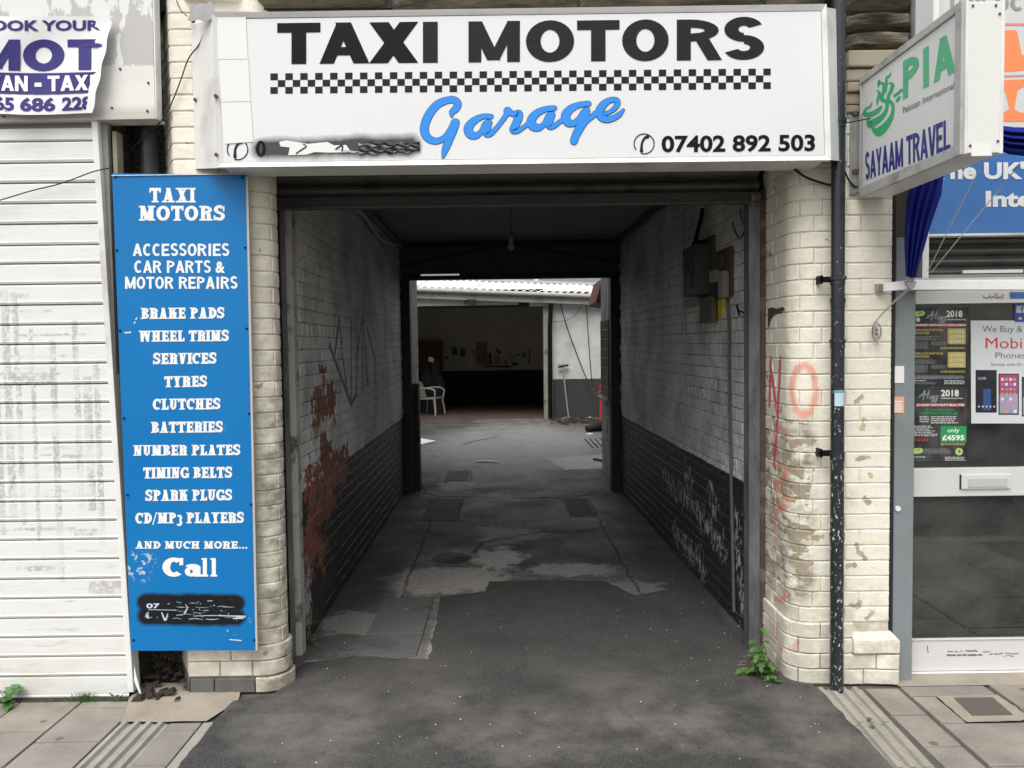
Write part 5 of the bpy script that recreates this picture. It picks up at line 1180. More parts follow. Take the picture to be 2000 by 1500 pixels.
fl = P(1880,531,.17); tag(MB().box((fl.x,.165,fl.z-.008),(fl.x+.30,.18,fl.z+.008)).build('strip_light', WHITE, origin=fl), 'thin white strip lamp casing under the shutter above the shop door', 'light')
wn_ = empty('shop_window', (3.2,YD,.5), 'plate glass window to the right of the shop door', 'window')
MB().box((xr1+.03,YD+.005,.45),(3.9,YD+.012,2.2)).build('glass_pane', GLASS, wn_)
MB().box((xr1+.03,YD-.02,0),(3.9,YD+.03,.45)).box((xr1+.03,YD-.02,2.2),(3.9,YD+.03,2.26)).box((3.9,YD-.02,0),(3.95,YD+.03,2.26)).build('frame', WFRAME, wn_)
MB().box((3.96,.0,0),(5.5,.9,2.26)).build('end_wall', CREAMJ, wn_)
# posters behind/on the glass
yp = YD + .003
def poster(px0, px1, y0, y1, label, mat=POSTER, Y=yp):
    r_ = empty('poster', P((px0+px1)/2, y1, Y), label, 'poster')
    MB().slab([P(px0,y0,Y),P(px1,y0,Y),P(px1,y1,Y),P(px0+1,y1,Y)], (0,.0012,0)).build('sheet', mat, r_); return r_
CZ = lambda x, y: (1640 + x/3.75, 560 + y/3.75)
def it(par, s, x0, yt, x1, yb, mat, bold=0., Y=yp, l=.0008): # coordinates in the 3.75x crop
    a = CZ(x0, yt); b = CZ(x1, yb); return inter_text('print', s, corners(a[0], a[1], b[0], a[1], b[1], b[1], Y), mat, par, bold, l)
def rect(par, x0, yt, x1, yb, mat, Y=yp, l=.0005, nm='print'):
    a = CZ(x0, yt); b = CZ(x1, yb); return MB().poly([P(u, v, Y) + Vector((0,-l,0)) for u, v in ((a[0],b[1]),(b[0],b[1]),(b[0],a[1]),(a[0],a[1]))]).build(nm, mat, par)
def lines(par, x0, x1, y0, y1, n, mat, jag=.35, Y=yp):
    mb = MB()
    for k in range(n):
        ya = y0 + (y1-y0)*k/n; yb = ya + (y1-y0)/n*.5; x = x0; xe = x0 + (x1-x0)*(1 - rnd.random()*jag)
        while x < xe:
            w_ = min(rnd.uniform(9, 34), xe - x); p, r_ = CZ(x, ya), CZ(x+w_, yb)
            mb.poly([P(u, v, Y) + Vector((0,-.0006,0)) for u, v in ((p[0],r_[1]),(r_[0],r_[1]),(r_[0],p[1]),(p[0],p[1]))]); x += w_ + 5
    return mb.build('print', mat, par)
PW = simple('poster_white', (.55,.55,.54), .6); PG = simple('poster_grey', (.22,.22,.22), .6); PR = simple('poster_red', (.45,.05,.05), .6); PY = simple('poster_yellow', (.5,.45,.08), .6); LIME = simple('lime_badge', (.45,.6,.2), .6)
SILV = simple('silver_blue_script', (.30,.36,.42), .5)
def hajj(par, x, y, s=1.):
    st = [[(0,62,5),(30,40,7),(52,8,7),(44,50,7),(38,78,6)], [(10,42,5),(45,40,6),(84,28,6)], [(84,4,6),(72,44,7),(66,66,6)], [(96,44,5),(82,58,6),(96,68,6),(108,46,6),(106,66,6),(120,46,5)], [(122,42,6),(116,84,7),(98,92,5),(112,70,5),(140,48,5)], [(142,42,6),(136,84,7),(120,92,5),(134,68,5),(152,44,4)]]
    brush('script_print', [[(x+a*s, y+b*s, c*.9) for a, b, c in q] for q in st], lambda a, b: P(*CZ(a, b), yp), SILV, par, SN, 1, .0006, 0, False)
p1 = poster(1781.5, 1892, 600, 753, 'dark Hajj 2018 poster with gold price boxes, upper one on the door glass')
hajj(p1, 632, 170); it(p1, '2018', 781, 172, 898, 222, WTXT, .02); it(p1, 'A Dream Come True...', 781, 234, 930, 245, WTXT, .02)
for x, y in ((586,198),):
    brush('badge', [[(565,200,40),(606,194,36)]], lambda a, b: P(*CZ(a, b), yp), LIME, p1, SN, 1, .0006, 0); brush('badge', [[(573,240,30),(574,243,30)]], lambda a, b: P(*CZ(a, b), yp), PW, p1, SN, 1, .0006, 0)
    brush('badge', [[(574,206,4),(586,190,5),(600,186,4),(592,200,4),(576,206,3)]], lambda a, b: P(*CZ(a, b), yp), GREENB, p1, SN, 1, .0016, 0, False)
rect(p1, 552, 270, 926, 291, PR); it(p1, 'JOURNEY WITH MUFTI TARIQ ZAMAN', 555, 273, 924, 288, WTXT, .02, l=.001)
for y in (308, 480):
    it(p1, 'DELUXE SHIFTING', 553, y, 757, y+17, GOLD, .03); it(p1, 'PACKAGE', 553, y+22, 655, y+39, GOLD, .03)
    rect(p1, 791, y-2, 922, y+112, GOLD)
    for k, s_ in enumerate(('£4995','£5395','£5795')): it(p1, s_, 806, y+8+36*k, 910, y+33+36*k, simple('pale_gold_print', (.62,.58,.38), .5), .03, l=.001)
    lines(p1, 556, 740, y+54, y+88, 4, PG); lines(p1, 553, 650, y+96, y+150, 7, PG, .1); lines(p1, 668, 790, y+96, y+122, 4, PG, .1); lines(p1, 738, 922, y+135, y+152, 2, PY, .05)
lines(p1, 542, 918, 652, 678, 3, SILV, .05); lines(p1, 545, 630, 685, 697, 1, PW, 0); lines(p1, 545, 705, 700, 714, 2, PG); lines(p1, 765, 920, 685, 718, 3, PW, .1)
p2 = poster(1781.5, 1889, 755, 901, 'dark Hajj 2018 poster with green only £4595 box, lower one on the door glass')
hajj(p2, 572, 752); it(p2, '2018', 742, 753, 872, 802, WTXT, .02); it(p2, 'A Dream Come True...', 742, 810, 908, 821, WTXT, .02)
rect(p2, 560, 853, 916, 877, PR); it(p2, 'JOURNEY WITH MUFTI BILAL SYED', 563, 857, 913, 874, WTXT, .02, l=.001)
it(p2, 'ECONOMY NON', 628, 893, 836, 911, GREENB, .03); it(p2, 'SHIFTING PACKAGE', 597, 916, 862, 936, GREENB, .03)
lines(p2, 585, 655, 948, 1000, 3, PW, .1); lines(p2, 668, 880, 948, 1008, 4, PW); lines(p2, 540, 720, 1018, 1100, 7, PW); lines(p2, 530, 665, 1112, 1135, 2, PR, .1)
rect(p2, 739, 1021, 928, 1139, GREENB); it(p2, 'only', 788, 1034, 876, 1066, WTXT, .01, l=.001); it(p2, '£4595', 750, 1084, 913, 1125, WTXT, .035, l=.001)
lines(p2, 738, 922, 1146, 1164, 2, PY, .05); brush('badge', [[(552,1204,42),(592,1200,38)], [(873,1208,54),(875,1208,54)]], lambda a, b: P(*CZ(a, b), yp), LIME, p2, SN, 1, .0006, 0); brush('badge', [[(562,1208,4),(575,1192,6),(588,1190,4)], [(868,1196,12),(880,1206,14),(870,1216,10)]], lambda a, b: P(*CZ(a, b), yp), GREENB, p2, SN, 1, .002, 0, False)
lines(p2, 620, 820, 1186, 1226, 4, PG, .1); lines(p2, 540, 630, 1244, 1256, 1, PW, 0); lines(p2, 770, 920, 1246, 1278, 3, PW, .1)
p3 = poster(1896, 2080, 626, 827, 'white poster We Buy Mobile Phones with pictured handsets on the shop door glass', simple('poster_paper', (.62,.65,.65), .5, var=.02), yp-.0015)
y3 = yp - .0015
it(p3, 'We Buy & Sell', 1044, 282, 1450, 332, GREYTXT, 0, y3); it(p3, 'Mobile', 1068, 368, 1435, 452, REDTXT, .0, y3, .0008); it(p3, 'Phones', 1140, 478, 1362, 524, GREYTXT, 0, y3); it(p3, 'Strictly with ID Only', 1106, 556, 1420, 580, GREYTXT, 0, y3)
PHB = simple('phone_screen_blue', (.04,.09,.25), .3); PHR = simple('phone_screen_red', (.45,.06,.16), .3); PHD = simple('phone_black_print', (.02,.02,.03), .3)
def handset(x0, y0, x1, y1, kind):
    rect(p3, x0, y0, x1, y1, PHD, y3, .0005, 'handset_print')
    if kind == 0: rect(p3, x0+56, y0+140, x0+112, y1-18, PHB, y3, .0009, 'screen_print'); it(p3, '10:08', x0+18, y0+50, x0+75, y0+70, PW, 0, y3, .0009); [rect(p3, x0+18+28*k, y1-50, x0+30+28*k, y1-38, PW, y3, .001) for k in range(5)]
    else:
        rect(p3, x0+8, y0+8, x1-8, y0+150, PHR if kind == 1 else PHB, y3, .0009, 'screen_print'); rect(p3, x0+8, y0+150, x1-8, y1-10, simple('phone_screen_pale', (.40,.30,.42), .3), y3, .0009, 'screen_print')
        mb_ = [simple('icon_white', (.7,.7,.72), .4), simple('icon_green', (.1,.5,.3), .4), simple('icon_orange', (.7,.3,.1), .4), simple('icon_blue', (.1,.3,.7), .4)]
        for r_ in range(5):
            for k in range(4):
                if r_ < 4 or k < 3: rect(p3, x0+18+30*k, y0+32+36*r_, x0+38+30*k, y0+52+36*r_, mb_[(r_*3+k*k) % 4], y3, .0013, 'icon_print')
        for k in range(4): rect(p3, x0+14+32*k, y1-36, x0+36+32*k, y1-14, mb_[(k+1) % 4], y3, .0013, 'icon_print')
handset(995, 610, 1150, 922, 0); handset(1163, 637, 1312, 938, 1); handset(1334, 660, 1470, 950, 2)
fb = poster(1981, 2016, 594, 628.5, 'blue sticker with white f square at the right edge of the door glass', simple('social_blue', (.04,.06,.36), .4), yp-.004)
MB().poly([P(a, b, yp-.0046) for a, b in ((1985,611),(2012,611),(2012,597),(1985,597))]).build('print', PW, fb); inter_text('lettering', 'f', corners(1994,597,1998.5,597,611,611,yp-.0046), simple('social_blue', (.04,.06,.36), .4), fb, .05)
brush('badge', [[(1992,622,6),(1993,622,6)]], lambda x, y: P(x, y, yp-.0046), LIME, fb, SN, 1, .0006, 0)
ar = lambda x, y: (1640 + x/3.75, 560 + y/3.75)
br_ = [[(1048,62,4),(1060,78,6),(1082,82,6),(1098,70,5)],[(1096,54,4),(1104,80,6)],[(1108,82,6),(1126,72,6),(1146,82,6),(1168,78,6),(1180,66,5)],[(1130,48,4),(1140,60,4),(1154,46,4)],[(1150,50,4),(1156,80,5)],[(1176,82,5),(1192,80,7),(1198,62,5),(1186,56,4)],[(1160,40,3),(1170,44,3)]]
o = brush('calligraphy_sticker', br_, lambda x, y: P(*ar(x, y), YD-.0215), simple('brown_ink', (.16,.11,.05), .6), None, SN, 1, .0006, 0, False); tag(o, 'brown calligraphy sticker on the white rail over the shop door', 'sticker')
o = MB().poly([P(a, b, YD-.0215) for a, b in ((1972,583),(2025,583),(2025,570.5),(1972,570.5))]).build('sticker', simple('blue_script_sticker', (.04,.14,.38), .5, var=.5, sc=90), origin=P(1990,583,YD)); tag(o, 'small blue lettered sticker on the white rail over the shop door', 'sticker')
# folded awning
aw = empty('awning', (2.2,-.1,2.1), 'folded blue cloth awning with white arm above the shop door', 'awning')
path = [(1779,541,10.5,-.10),(1781,520,13,-.11),(1786,480,20,-.12),(1792,440,25,-.12),(1800,400,30,-.13),(1808,372,32,-.13),(1816,345,27,-.13),(1830,315,22,-.12),(1850,288,20,-.12),(1885,265,18,-.12),(1930,262,20,-.13),(1975,275,27,-.15),(2050,280,30,-.17),(2200,278,32,-.17)]
rows = []
for i, (x, y, w_, Yd) in enumerate(path):
    x0, y0 = path[max(i-1,0)][:2]; x1, y1 = path[min(i+1,len(path)-1)][:2]; l = math.hypot(x1-x0, y1-y0); nx, ny = -(y1-y0)/l, (x1-x0)/l; row = []
    for k in range(41):
        u = k/40; a_ = (u-.5)*2; pl = .016*math.sin(u*math.pi*9 + .8*mnoise.noise(Vector((i*.4, 1, 1))))*min(1, w_/20)
        row.append(P(x + nx*a_*w_*1.0, y + ny*a_*w_*1.0, Yd - .05*math.sqrt(max(0, 1-a_*a_)) + pl))
    rows.append(row)
MB().grid(rows).build('cloth', CLOTH, aw, smooth=True)
MB().slab([P(1728,553,-.08),P(1772,547,-.08),P(1772,565,-.08),P(1728,569,-.08)][::-1], (0,.02,0)).build('arm', WHITE, aw, bevel=.002)
MB().slab([P(1785,547,-.05),P(2060,546,-.05),P(2060,566,-.05),P(1772,566,-.05)][::-1], (0,.06,0)).build('lower_bar', WHITE, aw, bevel=.003)
MB().slab([P(1786,543,-.04),P(2060,539,-.04),P(2060,547,-.04),P(1786,548,-.04)][::-1], (0,.06,0)).build('upper_bar', simple('grey_bar', (.42,.42,.41), .4), aw)
MB().slab([P(1713,554,-.03),P(1729,554,-.03),P(1730,570,-.03),P(1714,570,-.03)][::-1], (0,.03,0)).build('wall_plate', STEEL, aw, bevel=.002)
MB().slab([P(1769,549,-.10),P(1791,549,-.10),P(1786,562,-.10),P(1778,568,-.10),][::-1], (0,.02,0)).build('pulley_block', STEEL, aw, bevel=.003)
for px in (1775, 1779, 1784): q0 = P(px, 540, -.105); MB().tube([q0, P(px, 549, -.105)], .006, 8).build('tie', simple('grey_tie', (.5,.5,.48), .6), aw)
for pts in ([(1812,530,-.06),(1905,345,-.10),(1925,312,-.12)],[(1818,533,-.06),(1960,360,-.1),(1990,322,-.12)]):
    cable('cord', pts, .0022, '', simple('grey_cord', (.28,.27,.25), .8), par=aw)
cable('cord', [(1776,566,-.09),(1745,592,-.06),(1726,610,-.04),(1712,626,-.03)], .003, '', bpy.data.materials['grey_cord'], par=aw); cable('cord', [(1772,566,-.09),(1748,586,-.06),(1735,602,-.04)], .0025, '', bpy.data.materials['grey_cord'], par=aw)
cl = empty('rope_cleat', P(1709,640,-.01), 'small silver rope cleat on the cream brick beside the door', 'cleat')
cf = lambda x, y: P(1640 + x/3.75, 560 + y/3.75, -.02)
brush('horn', [[(258,246,6),(252,300,34),(262,360,34),(270,425,6)]], cf, simple('bright_chrome', (.65,.63,.6), .25, .9), cl, SN, 1, .012, 0)
brush('loop', [[(262,250,5),(290,290,10),(298,340,12),(280,385,8),(262,400,5)], [(250,256,5),(236,310,10),(240,370,10),(262,400,5)]], cf, simple('cleat_grey', (.3,.28,.27), .3, .6), cl, SN, 1, .006, 0)
for y in (316, 347): q0 = cf(261, y) + Vector((0,-.014,0)); MB().tube([q0, q0+Vector((0,-.004,0))], .004, 8).build('screw', BOLT, cl)

# ------------------------------------------------------------------ passage fittings
inf = empty('inner_gate_frame', (0,5.3,0), 'black timber and steel frame at the far end of the passage', 'gate frame')
YG = 5.28
zC, zH1, zH0 = 2.86, P(1000,531,YG).z, P(1000,544,YG).z
MB().box((-1.5,YG,-.01),(P(804,800,YG).x,YG+.14,zH0)).build('post', BLACKW, inf, bevel=.004)
MB().box((P(790,800,YG).x,YG+.14,-.01),(P(815,800,YG).x,YG+.30,1.25)).build('post_boot', BLACKW, inf, bevel=.004)
MB().box((P(1193,800,YG).x,YG-.06,-.01),(1.5,YG+.14,zH0)).build('post', BLACKW, inf, bevel=.004)
x0_, x1_ = -1.5, 1.5
MB().box((x0_,YG,zH0),(x1_,YG+.12,P(1000,536.5,YG).z)).build('beam', BLACKW, inf)
xs0, xs1 = P(820,533,YG).x, P(897,533,YG).x; zs1 = P(1000,532,YG).z; zs0 = P(1000,536.5,YG).z
MB().box((x0_,YG+.01,zs0),(xs0,YG+.1,zs1)).box((xs1,YG+.01,zs0),(x1_,YG+.1,zs1)).build('beam_packing', BLACKW, inf)
MB().box((x0_,YG+.02,zs1),(x1_,YG+.09,2.87)).build('header_panel', HEADER, inf)
MB().slab([(x0_,YG+.012,zs1+.02),(-.02,YG+.012,2.80),(-.02,YG+.012,2.85),(x0_,YG+.012,zs1+.06)], (0,.012,0)).slab([(.02,YG+.012,2.80),(x1_,YG+.012,zs1+.02),(x1_,YG+.012,zs1+.06),(.02,YG+.012,2.85)], (0,.012,0)).build('brace', BLACKW, inf)
MB().box((x0_,YG-.015,2.80),(x1_,YG+.02,2.86)).build('cleat', BLACKW, inf)
lb_ = empty('ceiling_bulb', P(998,470,3.0), 'bare bulb hanging on a flex from the passage ceiling', 'lamp')
q = P(998,440,3.0); q.z = 2.86; e = P(998,462,3.0)
MB().tube([q, e], .003, 6).build('flex', RUBBER, lb_); MB().tube([e, e+Vector((0,0,-.02)), e+Vector((0,0,-.045))], [.012,.02,.018], 12).build('holder', simple('pale_bakelite', (.35,.34,.32), .5), lb_, smooth=True)
MB().tube([e+Vector((0,0,-a)) for a in (.045,.06,.085,.105,.118)], [.012,.02,.029,.022,.006], 14).build('bulb', simple('unlit_bulb', (.3,.3,.29), .15), lb_, smooth=True)
XR_ = lambda y: WR(y)
def onR(px, py, out=.0):
    X = 1.3
    for _ in range(4): v = PX(px, py, X); X = WR(v.y) - out
    return PX(px, py, X)
def onL(px, py, out=.0):
    X = -1.2
    for _ in range(4): v = PX(px, py, X); X = WL(v.y) + out
    return PX(px, py, X)
def wallbox(name, px0, px1, pyt, pyb, d, mat, parent, label=None, base=.0, bev=.004, x=None):
    """box on the right hand wall spanning photo columns at mid height"""
    a = onR(px0, (pyt+pyb)/2, d); b = onR(px1, (pyt+pyb)/2, d); zt = onR((px0+px1)/2, pyt, d).z; zb = onR((px0+px1)/2, pyb, d).z
    mb = MB().hexa([(WR(a.y)-d, a.y, zt),(WR(b.y)-d, b.y, zt),(WR(b.y)-d, b.y, zb),(WR(a.y)-d, a.y, zb)], [(WR(a.y)-base, a.y, zt),(WR(b.y)-base, b.y, zt),(WR(b.y)-base, b.y, zb),(WR(a.y)-base, a.y, zb)])
    o = mb.build(name, mat, parent, bevel=bev); return o
GB = simple('dark_green_grey_box', (.04,.042,.04), .55, var=.2); OLV = simple('olive_board', (.075,.07,.055), .8, var=.2); LG_ = simple('dusty_grey_plastic', (.24,.23,.21), .6, var=.15)
mt = empty('fuse_box', onR(1375,560), 'dark grey electric switch box on an olive board on the right passage wall', 'fuse box')
wallbox('board', 1366, 1392, 465, 628, .02, OLV, mt); wallbox('case', 1334, 1358, 482, 578, .12, GB, mt, base=.02); wallbox('cable_boot', 1350, 1362, 472, 484, .07, BLK, mt, base=.02)
wallbox('switch', 1340, 1346, 535, 560, .135, GB, mt, base=.12)
wallbox('lower_board', 1366, 1390, 580, 630, .05, simple('drab_board', (.11,.10,.085), .8), mt, base=.02)
mt2 = empty('meter_box', onR(1412,560), 'small grey meter box on a brown board on the right passage wall', 'meter')
wallbox('board', 1396, 1427, 486, 582, .02, BROWNW, mt2); wallbox('case', 1402, 1411, 530, 582, .06, LG_, mt2, base=.02); wallbox('cover', 1385, 1396, 528, 552, .06, LG_, mt2, base=.02); wallbox('meter_body', 1400, 1408, 497, 525, .05, GB, mt2, base=.02)
wallbox('outlet', 1392, 1402, 553, 580, .06, BLK, mt2, base=.02)
yl = empty('warning_plate', onR(1402,600), 'yellow plate below the electric boxes on the right passage wall', 'plate'); wallbox('plate', 1391, 1411, 581, 619, .008, YELL, yl, bev=0)
gs = empty('patch_panel', onR(1350,610), 'pale square patch beneath the dark switch box on the passage wall', 'panel'); wallbox('panel', 1338, 1364, 583, 600, .012, LG_, gs)
def onRp(*l, out=.012): return [onR(a, b, out) for a, b in l]
cable('cable', onRp((1372,408),(1368,430),(1362,452),(1356,478), out=.03), .014, 'thick black cable running up from the dark switch box', BLK)
o = cable('conduit', onRp((1420,582),(1424,640),(1424,700),(1425,800),(1428,925),(1430,1010),(1432,1100),(1434,1195)), .010, 'thin grey conduit running down the right passage wall from the meter', simple('grime_conduit', (.13,.125,.12), .6))
o = cable('conduit', onRp((1332,405),(1333,480),(1335,560),(1336,640),(1337,720),(1338,800)), .010, 'pale conduit on the right passage wall left of the switch box', simple('pale_conduit', (.36,.35,.33), .6))
cable('cable', onRp((1430,432),(1436,452),(1444,465),(1452,455),(1458,440)), .0035, 'small black loop of wire hanging near the right shutter guide')
cable('cable', onRp((1446,408),(1448,428),(1456,437)), .0035, 'short hooked black wire at the top right of the passage')
tp = empty('wall_tap', onR(1445,612), 'small black bracket sticking out of the right passage wall', 'bracket'); a = onR(1441,606,.03)
MB().tube([a+Vector((0,-.03,-.03)), a+Vector((0,.02,.03))], .006, 6).tube([a, onR(1456,612,.02)], .005, 6).build('arm', BLK, tp)
cable('conduit', [onL(a, b, .05) for a, b in ((690,404),(715,425),(738,460),(760,475),(778,476))], .013, 'white pipe sloping along the top of the left passage wall', simple('old_white_pipe', (.42,.41,.40), .6))
# ------------------------------------------------------------------ beyond the passage: reveals and yard
YR = 7.05
lw = empty('yard_pier', (-1.3,6.2,0), 'rough whitewashed pier on the left where the passage meets the yard', 'wall')
mb = MB(); rows = []
for i in range(14):
    z = 2.7*i/13; rows.append([(-1.262 - .012*mnoise.noise(Vector((y*3, z*4, 1))), y, z) for y in (5.55,5.9,6.3,6.7,7.0)] + [(-1.262+.0, 7.04, z), (-1.29, 7.07, z), (-3.2, 7.08, z)])
PIERM = simple('grubby_whitewash', (.30,.30,.29), .9, var=.3, sc=5, dirt=(.05,.05,.05), dsc=4, bump=.6)
MB().grid(rows).build('render', PIERM, lw, smooth=True)
rw = empty('yard_pier', (1.2,6.2,0), 'rough dark pier with lattice window on the right where the passage meets the yard', 'wall')
rows = []
for i in range(14):
    z = 3.2*i/13; rows.append([(3.2, 7.02, z), (1.23, 7.01, z), (1.205, 6.98, z)] + [(1.20 + (7-y)*.018 + .012*mnoise.noise(Vector((y*3, z*4, 5))), y, z) for y in (6.9,6.5,6.1,5.7,5.4)])
MB().grid(rows).build('render', PIERM, rw, smooth=True)
rwn = MB(); a = PX(1183,640,1.19); 
y0_, y1_ = 6.05, 6.8; z0_, z1_ = 1.02, 1.98
win = MB().box((1.185,y0_,z0_),(1.20,y1_,z1_)).build('window', BLACKW, rw)
for k in range(7): y = y0_ + (y1_-y0_)*k/6; MB().box((1.176,y-.01,z0_),(1.186,y+.01,z1_)).build('bar', STEEL, win)
for k in range(9): z = z0_ + (z1_-z0_)*k/8; MB().box((1.178,y0_,z-.007),(1.184,y1_,z+.007)).build('bar', STEEL, win)
MB().box((1.13,y0_-.05,z0_-.05),(1.21,y1_+.05,z0_-.02)).build('sill', STEEL, win)
ev = empty('eave', (1.3,7.2,2.6), 'red brown sloping eave edge at the top right of the yard opening', 'eave')
MB().slab([P(1176,544,7.4),P(1215,544,7.4),P(1215,600,7.4),P(1164,590,7.4)][::-1], (0,1.2,0)).build('bargeboard', simple('red_brown_board', (.16,.04,.03), .7), ev)
g = MB().slab([P(795,547,7.0),P(817,547,7.0),P(817,552,7.0),P(795,556,7.0)][::-1], (0,.1,0))
YA = 14.6
gar = empty('rear_garage', (0,YA,0), 'open fronted garage workshop with white corrugated roof across the yard', 'garage')
def g3(px, py, Y=YA): return P(px, py, Y)
xp = g3(1062,700).x; xpr = g3(1079,700).x
zf = lambda x: 3.005 - (x+2.08)*.050   # eaves drop gently to the right
# corrugated roof as separate sheets
x = -3.4; k = 0
while x < 3.3:
    xb = x + .66; rows = []
    for j in range(4):
        u = j/3; row = []
        for i in range(17):
            xx = x + (xb-x)*i/16; row.append((xx, YA-.22 + 2.6*u, zf(xx) + .03*(1 if (math.sin(xx*2*math.pi/.165) > 0) else -.2)*1.0 + .30*u*1.25 + .012*(k % 2)))
        rows.append(row)
    o = MB().grid(rows).build('roof_sheet', CORR, gar, solid=0); x = xb; k += 1
mb = MB()
# gutter, fascia, white beam
mb = MB(); pts = [(x_, YA-.26, zf(x_)-.055) for x_ in (-3.4,-1,1,3.3)]; mb.tube(pts, .05, 10).build('gutter', simple('pale_grey_gutter', (.42,.41,.39), .7, var=.2), gar, smooth=True)
MB().slab([(-3.4,YA-.20,zf(-3.4)-.02),(3.3,YA-.20,zf(3.3)-.02),(3.3,YA-.20,zf(3.3)-.24),(-3.4,YA-.20,zf(-3.4)-.24)][::-1], (0,.2,0)).build('fascia', simple('grey_fascia_board', (.35,.34,.33), .7, var=.2, sc=4, dirt=(.12,.12,.12)), gar)
MB().box((-3.3,YA-.05,g3(900,597).z),(g3(1013,600).x,YA+.12,g3(900,583).z)).build('beam', simple('dirty_white_beam', (.48,.48,.46), .7, var=.15), gar)
MB().box((g3(1034,600).x,YA-.05,g3(1034,599).z),(g3(1078,600).x,YA+.12,g3(1034,588).z)).build('beam_end', bpy.data.materials['dirty_white_beam'], gar)
MB().box((-3.3,YA+.0,g3(900,602).z+.01),(xp,YA+.2,2.95)).build('head_infill', BLACKW, gar)
MB().box((xp,YA-.03,-.01),(xpr,YA+.3,2.62)).build('pillar', simple('worn_pillar', (.30,.28,.25), .9, var=.4, sc=5, dirt=(.06,.05,.04), bump=.5), gar)
MB().tube([g3(1075,585,YA-.15), g3(1076,597,YA-.15), g3(1074,640,YA-.1), g3(1075,818,YA-.1)], .05, 10).build('downpipe', BLK, gar, smooth=True)
MB().box((xpr+.0,YA+.02,-.01),(3.4,YA+.3,2.85)).build('yard_wall', YWALL, gar)
MB().box((-3.4,YA+5.2,-.01),(3.4,YA+5.4,2.9)).box((-3.4,YA+.3,-.01),(-2.75,YA+5.2,2.9)).box((xpr,YA+.3,-.01),(xpr+.2,YA+5.2,2.9)).build('inner_wall', GWALL, gar)
MB().slab([(-3.6,YA+.05,3.0),(3.4,YA+.05,2.78),(3.4,YA+5.4,2.9),(-3.6,YA+5.4,3.0)], (0,0,.05)).build('inner_ceiling', CEIL, gar)
bt = empty('far_roof', (0,YA+6,3), 'grey slate roofs and ridge seen above the white corrugated roof', 'roof')
rows = []
for (Y_, dz) in ((YA+2.3,.0),(YA+2.5,.10),(YA+3.6,.34),(YA+4.2,.40)): rows.append([(x_, Y_, zf(x_)+.36+dz) for x_ in (-5,-1,3,6)])
MB().grid(rows).build('slates', SLATE, bt); MB().tube([(x_, YA+2.35, zf(x_)+.40) for x_ in (-5,0,6)], .06, 8).build('ridge', simple('pale_ridge', (.35,.34,.33), .8), bt, smooth=True)
for px in (945, 976, 1042): q = P(px, 550, YA+2.9); MB().box((q.x,YA+2.5,zf(q.x)+.4),(q.x+.12,YA+3.0,zf(q.x)+.62)).build('rooflight', PAPER, bt)
for sx in (-1, 1):
    o = empty('yard_side_wall', (sx*3.3, 10, 0), 'whitewashed %s side wall of the yard' % ('left' if sx < 0 else 'right'), 'wall'); MB().box((sx*3.25,7.08,-.01),(sx*3.5,YA+.3,2.8)).build('render', YWALL, o)
# things in the yard
fl_ = empty('floodlight', g3(915,590,YA-.2), 'small black floodlight fixed on the white garage beam', 'floodlight')
c0 = g3(921,590,YA-.25); MB().slab([c0+Vector((-.09,0,.07)), c0+Vector((.10,0,.06)), c0+Vector((.07,0,-.07)), c0+Vector((-.07,0,-.05))][::-1], (0,.09,0)).build('lamp_head', BLACKW, fl_, bevel=.008)
MB().tube([c0+Vector((-.08,0,-.02)), c0+Vector((-.16,.05,-.04)), c0+Vector((-.17,.18,.02)), c0+Vector((-.05,.18,.04))], .011, 6).build('bracket', BLACKW, fl_)
br = empty('broom', g3(1112,818,YA-.5), 'old broom leaning head up against the yard wall', 'broom')
a, b = g3(1099,718,YA-.06), g3(1111,819,YA-.35); a2 = a.copy(); MB().tube([b, a], .016, 8).build('handle', WOODH, br)
MB().slab([a+Vector((-.12,-.03,-.015)), a+Vector((.13,-.03,.03)), a+Vector((.12,-.03,.07)), a+Vector((-.08,-.03,.04))], (0,.05,0)).build('head', BLACKW, br)
mb = MB(); [mb.tube([a+Vector((-.1+.02*k,-.02,.03)), a+Vector((-.115+.023*k+rnd.uniform(-.01,.01),-.03,.09))], .004, 4) for k in range(12)]; mb.build('bristles', DARK, br)
MB().tube([b+Vector((-.16,-.05,.02)), b+Vector((-.02,0,.06)), b+Vector((.08,-.03,.02))], .011, 6).build('wire_hook', WOODH, br)
cable('cable', [g3(1090,575,YA-.2), g3(1103,625,YA-.1), g3(1122,680,YA-.1), g3(1146,740,YA-.1), g3(1166,772,YA-.3)], .012, 'dark cable hanging from the corrugated roof across the yard wall')
cable('cable', [g3(1145,583,YA-.1), g3(1148,640,YA-.08), g3(1152,700,YA-.08), g3(1157,755,YA-.08)], .010, 'thin straight wire hanging down the white yard wall')
cable('cable', [g3(1140,584,YA-.1), g3(1128,610,YA-.08), g3(1108,625,YA-.08), g3(1080,629,YA-.08)], .006, 'faint curved wire on the white yard wall')
rp = empty('red_jack_post', g3(1174,826,13.4), 'bright red steel post standing at the right side of the yard', 'post')
a, b = P(1174,752,13.6), P(1174,824,13.6); MB().tube([b, a], .035, 10).build('tube', REDP, rp, smooth=True); MB().tube([a, a+Vector((0,0,.06))], .02, 10).tube([a+Vector((0,0,-.05)), a+Vector((0,0,-.02))], .05, 10).build('collar', REDP, rp, smooth=True); MB().tube([a+Vector((-.08,-.05,-.16)), a+Vector((.08,0,-.12))], .01, 6).build('pin', STEEL, rp)
jk = MB()
